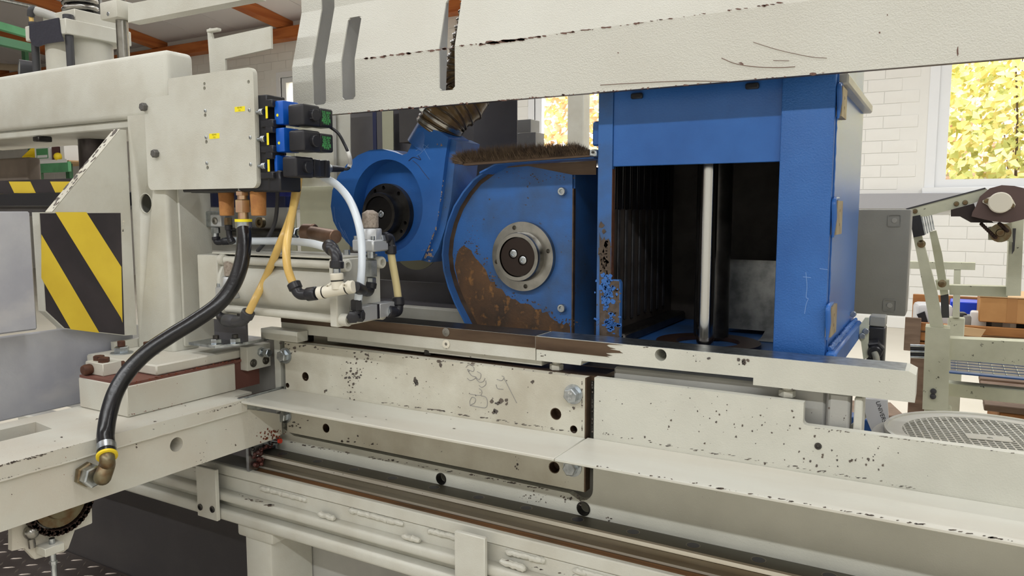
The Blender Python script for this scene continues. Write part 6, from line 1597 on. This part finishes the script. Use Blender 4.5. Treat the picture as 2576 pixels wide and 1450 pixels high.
def right_clutter():
    # wooden crate with parts, boxes and pallet farther back
    Y = 4.2
    th = thing('parts_crate', 'open wooden crate full of loose parts behind the pale green frame', 'crate', tuple(PY(Y, 2400, 880)))
    a, b_ = PY(Y, 2283, 808), PY(Y, 2576, 905)
    z0 = b_.z
    for k in range(3):
        za = z0+(a.z-z0)*k/3; m = MB(); m.box(a.x, a.x+1.1, Y, Y+.03, za+.004, z0+(a.z-z0)*(k+1)/3-.004, .002); obj('crate_board', m, wood, th)
    for x in (a.x-.01, a.x+.75):
        m = MB(); m.box(x, x+.07, Y-.02, Y-.001, z0, a.z+.02, .002); obj('crate_corner', m, woodd, th)
    m = MB(); m.box(a.x, a.x+1.1, Y+.55, Y+.58, z0, a.z+.08, .002); obj('crate_back', m, wood, th)
    m = MB(); m.box(a.x, a.x+1.1, Y+.0301, Y+.5499, z0, a.z-.06); obj('crate_floor', m, cardl, th)
    for s in (0, 1):
        m = MB(); m.box(a.x+.02+s*.95, a.x+.1+s*.95, Y+.05, Y+.5, 0, z0-.0005, .003); obj('crate_foot', m, woodd, th)
    zt = a.z-.06
    def thing_box(name, lab, cat, x, y, z, sx, sy, sz, m_, rz=0, bv=.004):
        m = MB(); m.box(x, x+sx, y, y+sy, z, z+sz, bv, rz=rz); return tag(obj(name, m, m_), lab, cat)
    p = PY(Y+.25, 2390, 770)
    thing_box('blue_box', 'bright blue plastic bin lying among the loose parts', 'bin', p.x, Y+.37, zt, .24, .16, .13, bluebin)
    p = PY(Y+.1, 2300, 780)
    bag_ = MB(); bag_.box(p.x, p.x+.16, Y+.08, Y+.22, zt, zt+.14, .02, 2, rz=.2); tag(obj('parts_bag', bag_, bagm), 'crumpled clear bag in the crate corner beside the inclined arm', 'bag')
    p = PY(Y+.05, 2308, 800)
    th2 = thing('black_angle', 'black angled bracket leaning out of the crate', 'bracket', (p.x, Y+.05, zt))
    m = MB(); m.prism([xz(PY(Y+.05, x, y)) for x, y in ((2306, 792), (2326, 784), (2340, 830), (2330, 838))], 'Y', Y+.05, Y+.075); obj('plate', m, plastb, th2)
    rr = random.Random(21)
    names = [('switch_block', 'black switch block in the crate heap', plastb), ('grey_coupling', 'grey coupling in the crate heap', boxg), ('white_connector', 'white connector in the crate heap', whitep)]
    for k in range(6):
        nm, lb, mm = names[k % 3]; x = PY(Y+.15, 2392+k*24, 800).x; s = rr.uniform(.045, .058)
        m = MB(); m.box(x, x+s*1.4, Y+.12, Y+.19, zt+.0005, zt+s*rr.uniform(1.6, 2.4), .01, 2, rz=rr.uniform(-.5, .5)); o = obj(nm, m, mm); tag(o, lb+' behind the cardboard sheet', 'part', 'loose parts heaped in the crate')
    m = MB(); m.prism([xz(PY(Y-.03, x, y)) for x, y in ((2374, 817), (2480, 830), (2468, 848), (2380, 840))], 'Y', Y-.03, Y-.0205); obj('cardboard_sheet', m, cardl, th)  # loose cardboard sheet leaning on the crate front, not part of the crate
    p, q_ = PY(Y, 2466, 748), PY(Y, 2576, 818)
    c = thing('cardboard_box', 'closed brown cardboard box with tape standing on the crate', 'box', (p.x+.18, Y+.2, q_.z))
    m = MB(); m.box(p.x, p.x+.36, Y+.02, Y+.36, q_.z, p.z, .004); obj('carton', m, cardb, c)
    m = MB(); m.box(p.x+.11, p.x+.15, Y+.0185, Y+.0199, q_.z+.005, p.z); obj('tape', m, mat('packing_tape', (176, 128, 80), .3), c)
    m = MB(); m.box(p.x-.004, p.x+.364, Y+.015, Y+.36, p.z+.0005, p.z+.005); obj('flap', m, cardl, c)
    zs = q_.z
    m = MB(); m.box(p.x+.02, p.x+.30, Y+.24, Y+.36, zt+.0005, zs-.0005, .003); tag(obj('carton_support', m, plastb), 'dark plastic case under the taped cardboard box', 'case')
    # profile rods clamped to the frame post
    pr = thing('profile_bundle', 'bundle of black and silver profiles sticking out behind the frame post', 'profiles', tuple(PY(2.85, 2310, 900)))
    for k, (y, m_) in enumerate(((870, zinc), (877, plastb), (884, zinc), (891, plastb), (898, zinc))):
        a, b_ = PY(2.85, 2290, y), PY(2.85, 2345, y+2); m = MB(); m.cyl(a, b_, .005, n=8); obj('profile_rod', m, m_, pr)
    # pallet with boards low down
    pt = thing('wooden_pallet', 'weathered wooden pallet on the floor below the blue tray', 'pallet', (1.1, 3.7, 0))
    z = PY(3.3, 2500, 1020).z
    for k in range(5):
        m = MB(); m.box(.15+0*k, 1.6, 3.3+k*.17, 3.42+k*.17, z-.025, z, .003); obj('board', m, woodd, pt)
    for x in (.20, .85, 1.45):
        m = MB(); m.box(x, x+.12, 3.3, 4.10, 0, z-.0255, .004); obj('bearer', m, wood, pt)
    # long crate and tubes on the floor between cabinet and frame
    m = MB(); p = PZ(.12, 2150, 1040); m.box(p.x-.35, p.x+.25, p.y-.1, p.y+.25, 0, .14, .005, rz=.3); tag(obj('floor_box', m, woodd), 'low dusty wooden box on the floor behind the bed', 'box')
    m = MB(); p = PY(2.0, 2150, 1065); m.box(p.x-.10, p.x+.16, 2.0, 2.05, p.z-.02, p.z+.012, .003, rz=-.25)
    b = thing('blue_beam', 'short blue steel foot beam behind the bed', 'beam', (p.x, 2.0, 0)); obj('beam', m, bluetray, b)
    m = MB(); m.box(p.x-.02, p.x+.02, 2.0, 2.04, 0, p.z-.02); obj('beam_leg', m, bluetray, b)
right_clutter()

# ================================================================== green storage rack far left
def storage_rack():
    Y = 6.5
    a, b_ = PY(Y, -60, 414), PY(Y, 172, 432)
    th = thing('storage_rack', 'green steel storage rack standing far behind the clamping frame', 'rack', ((a.x+b_.x)/2, Y, 0))
    m = MB(); m.box(a.x-.6, b_.x, Y, Y+.05, b_.z, a.z-.03, .004); obj('shelf_beam', m, rackg, th)
    m = MB(); m.box(a.x-.6, b_.x, Y+.02, Y+.8, a.z-.029, a.z-.012); obj('shelf_board', m, cardl, th)
    m = MB(); m.box(a.x-.6, b_.x-.02, Y-.004, Y-.0005, a.z-.045, a.z+.005); obj('label_strip', m, whitep, th)
    for px in (96, 170, 78):
        p = PY(Y+.3, px, 440); m = MB(); m.box(p.x-.05, p.x+.05, Y+.3, Y+.36, 0, 3.9 if px != 96 else a.z-.05, .004); obj('upright', m, rackd, th)
    for k in range(10):
        p = PY(Y+.3, 78, 440); m = MB(); m.box(p.x-.02, p.x+.02, Y+.295, Y+.2995, 2.95+k*.09, 2.98+k*.09); obj('upright_lug', m, rackd, th)
    for z, (xa, ya), (xb, yb) in ((3.02, (-20, 99), (82, 122)), (3.32, (-20, 60), (70, 86))):
        p, q_ = PZ(z, xa, ya), PZ(z, xb, yb); m = MB(); m.tube([p, q_], .055, n=4, raw=True); obj('high_beam', m, rackd if z < 3.1 else rackg, th)
    zz = a.z-.0115
    def bx(name, lab, cat, x0, y0, x1, m_):
        p, q_ = PY(Y+.05, x0, y0), PY(Y+.05, x1, 405); m = MB(); m.box(p.x, q_.x, Y+.05, Y+.35, zz, p.z, .006); return tag(obj(name, m, m_), lab, cat)
    bn = thing('storage_bin', 'yellow open-fronted storage bin on the green rack', 'bin', tuple(PY(Y+.05, 70, 405)))
    p, q_ = PY(Y+.05, 54, 385), PY(Y+.05, 82, 405)
    m = MB(); sd = [(Y+.05, zz), (Y+.40, zz), (Y+.40, zz+.24), (Y+.20, zz+.24), (Y+.05, zz+.09)]; m.prism(sd, 'X', p.x, p.x+.006); m.prism(sd, 'X', q_.x-.006, q_.x); m.box(p.x+.006, q_.x-.006, Y+.05, Y+.40, zz, zz+.006); m.box(p.x+.006, q_.x-.006, Y+.394, Y+.40, zz+.006, zz+.24); m.box(p.x+.006, q_.x-.006, Y+.05, Y+.056, zz+.006, zz+.09); obj('bin_body', m, yellow, bn, smooth=False)
    c = thing('white_carton', 'white carton with a green printed front on the green rack', 'box', tuple(PY(Y+.05, 107, 405)))
    p, q_ = PY(Y+.05, 86, 367), PY(Y+.05, 127, 405); m = MB(); m.box(p.x, q_.x, Y+.05, Y+.4, zz, p.z, .004); obj('carton', m, whitep, c)
    m = MB(); m.box(p.x+.05, q_.x-.05, Y+.047, Y+.0499, zz+.05, p.z-.05); pr = obj('green_print', m, mat('carton_green', (86, 150, 100), .6), c)
    m = MB(); m.box(p.x+.07, q_.x-.07, Y+.0455, Y+.0469, zz+.06, zz+.10); obj('white_field', m, whitep, c)
    bx('dark_carton', 'dark brown carton on the green rack beside the white carton', 'box', 129, 370, 148, mat('dark_red_carton', (92, 60, 60), .7))
    bx('white_folder', 'white upright folder at the end of the green rack', 'folder', 150, 364, 163, whitep)
    m = MB(); p = PY(Y+.02, 146, 396); m.ball((p.x, Y+.02, zz+.06), .06, 12); tag(obj('yellow_reel', m, yellow), 'small yellow reel on the green rack shelf', 'reel')
    # pale pipe along the wall
    a, b_ = PY(8.8, -40, 165), PY(8.8, 60, 172); m = MB(); m.cyl(a, b_, .07, n=14); tag(obj('wall_pipe', m, mat('beige_pipe', (206, 190, 164), .5)), 'beige pipe running level along the far wall', 'pipe')
    a, b_ = PY(9.2, -40, -18), PY(9.2, 105, 28); m = MB(); m.cyl(PZ(4.2, -30, -8), PZ(4.2, 90, 18), .025, n=10); tag(obj('conduit_pipe', m, zinc), 'thin grey conduit under the timber beams', 'pipe')
storage_rack()
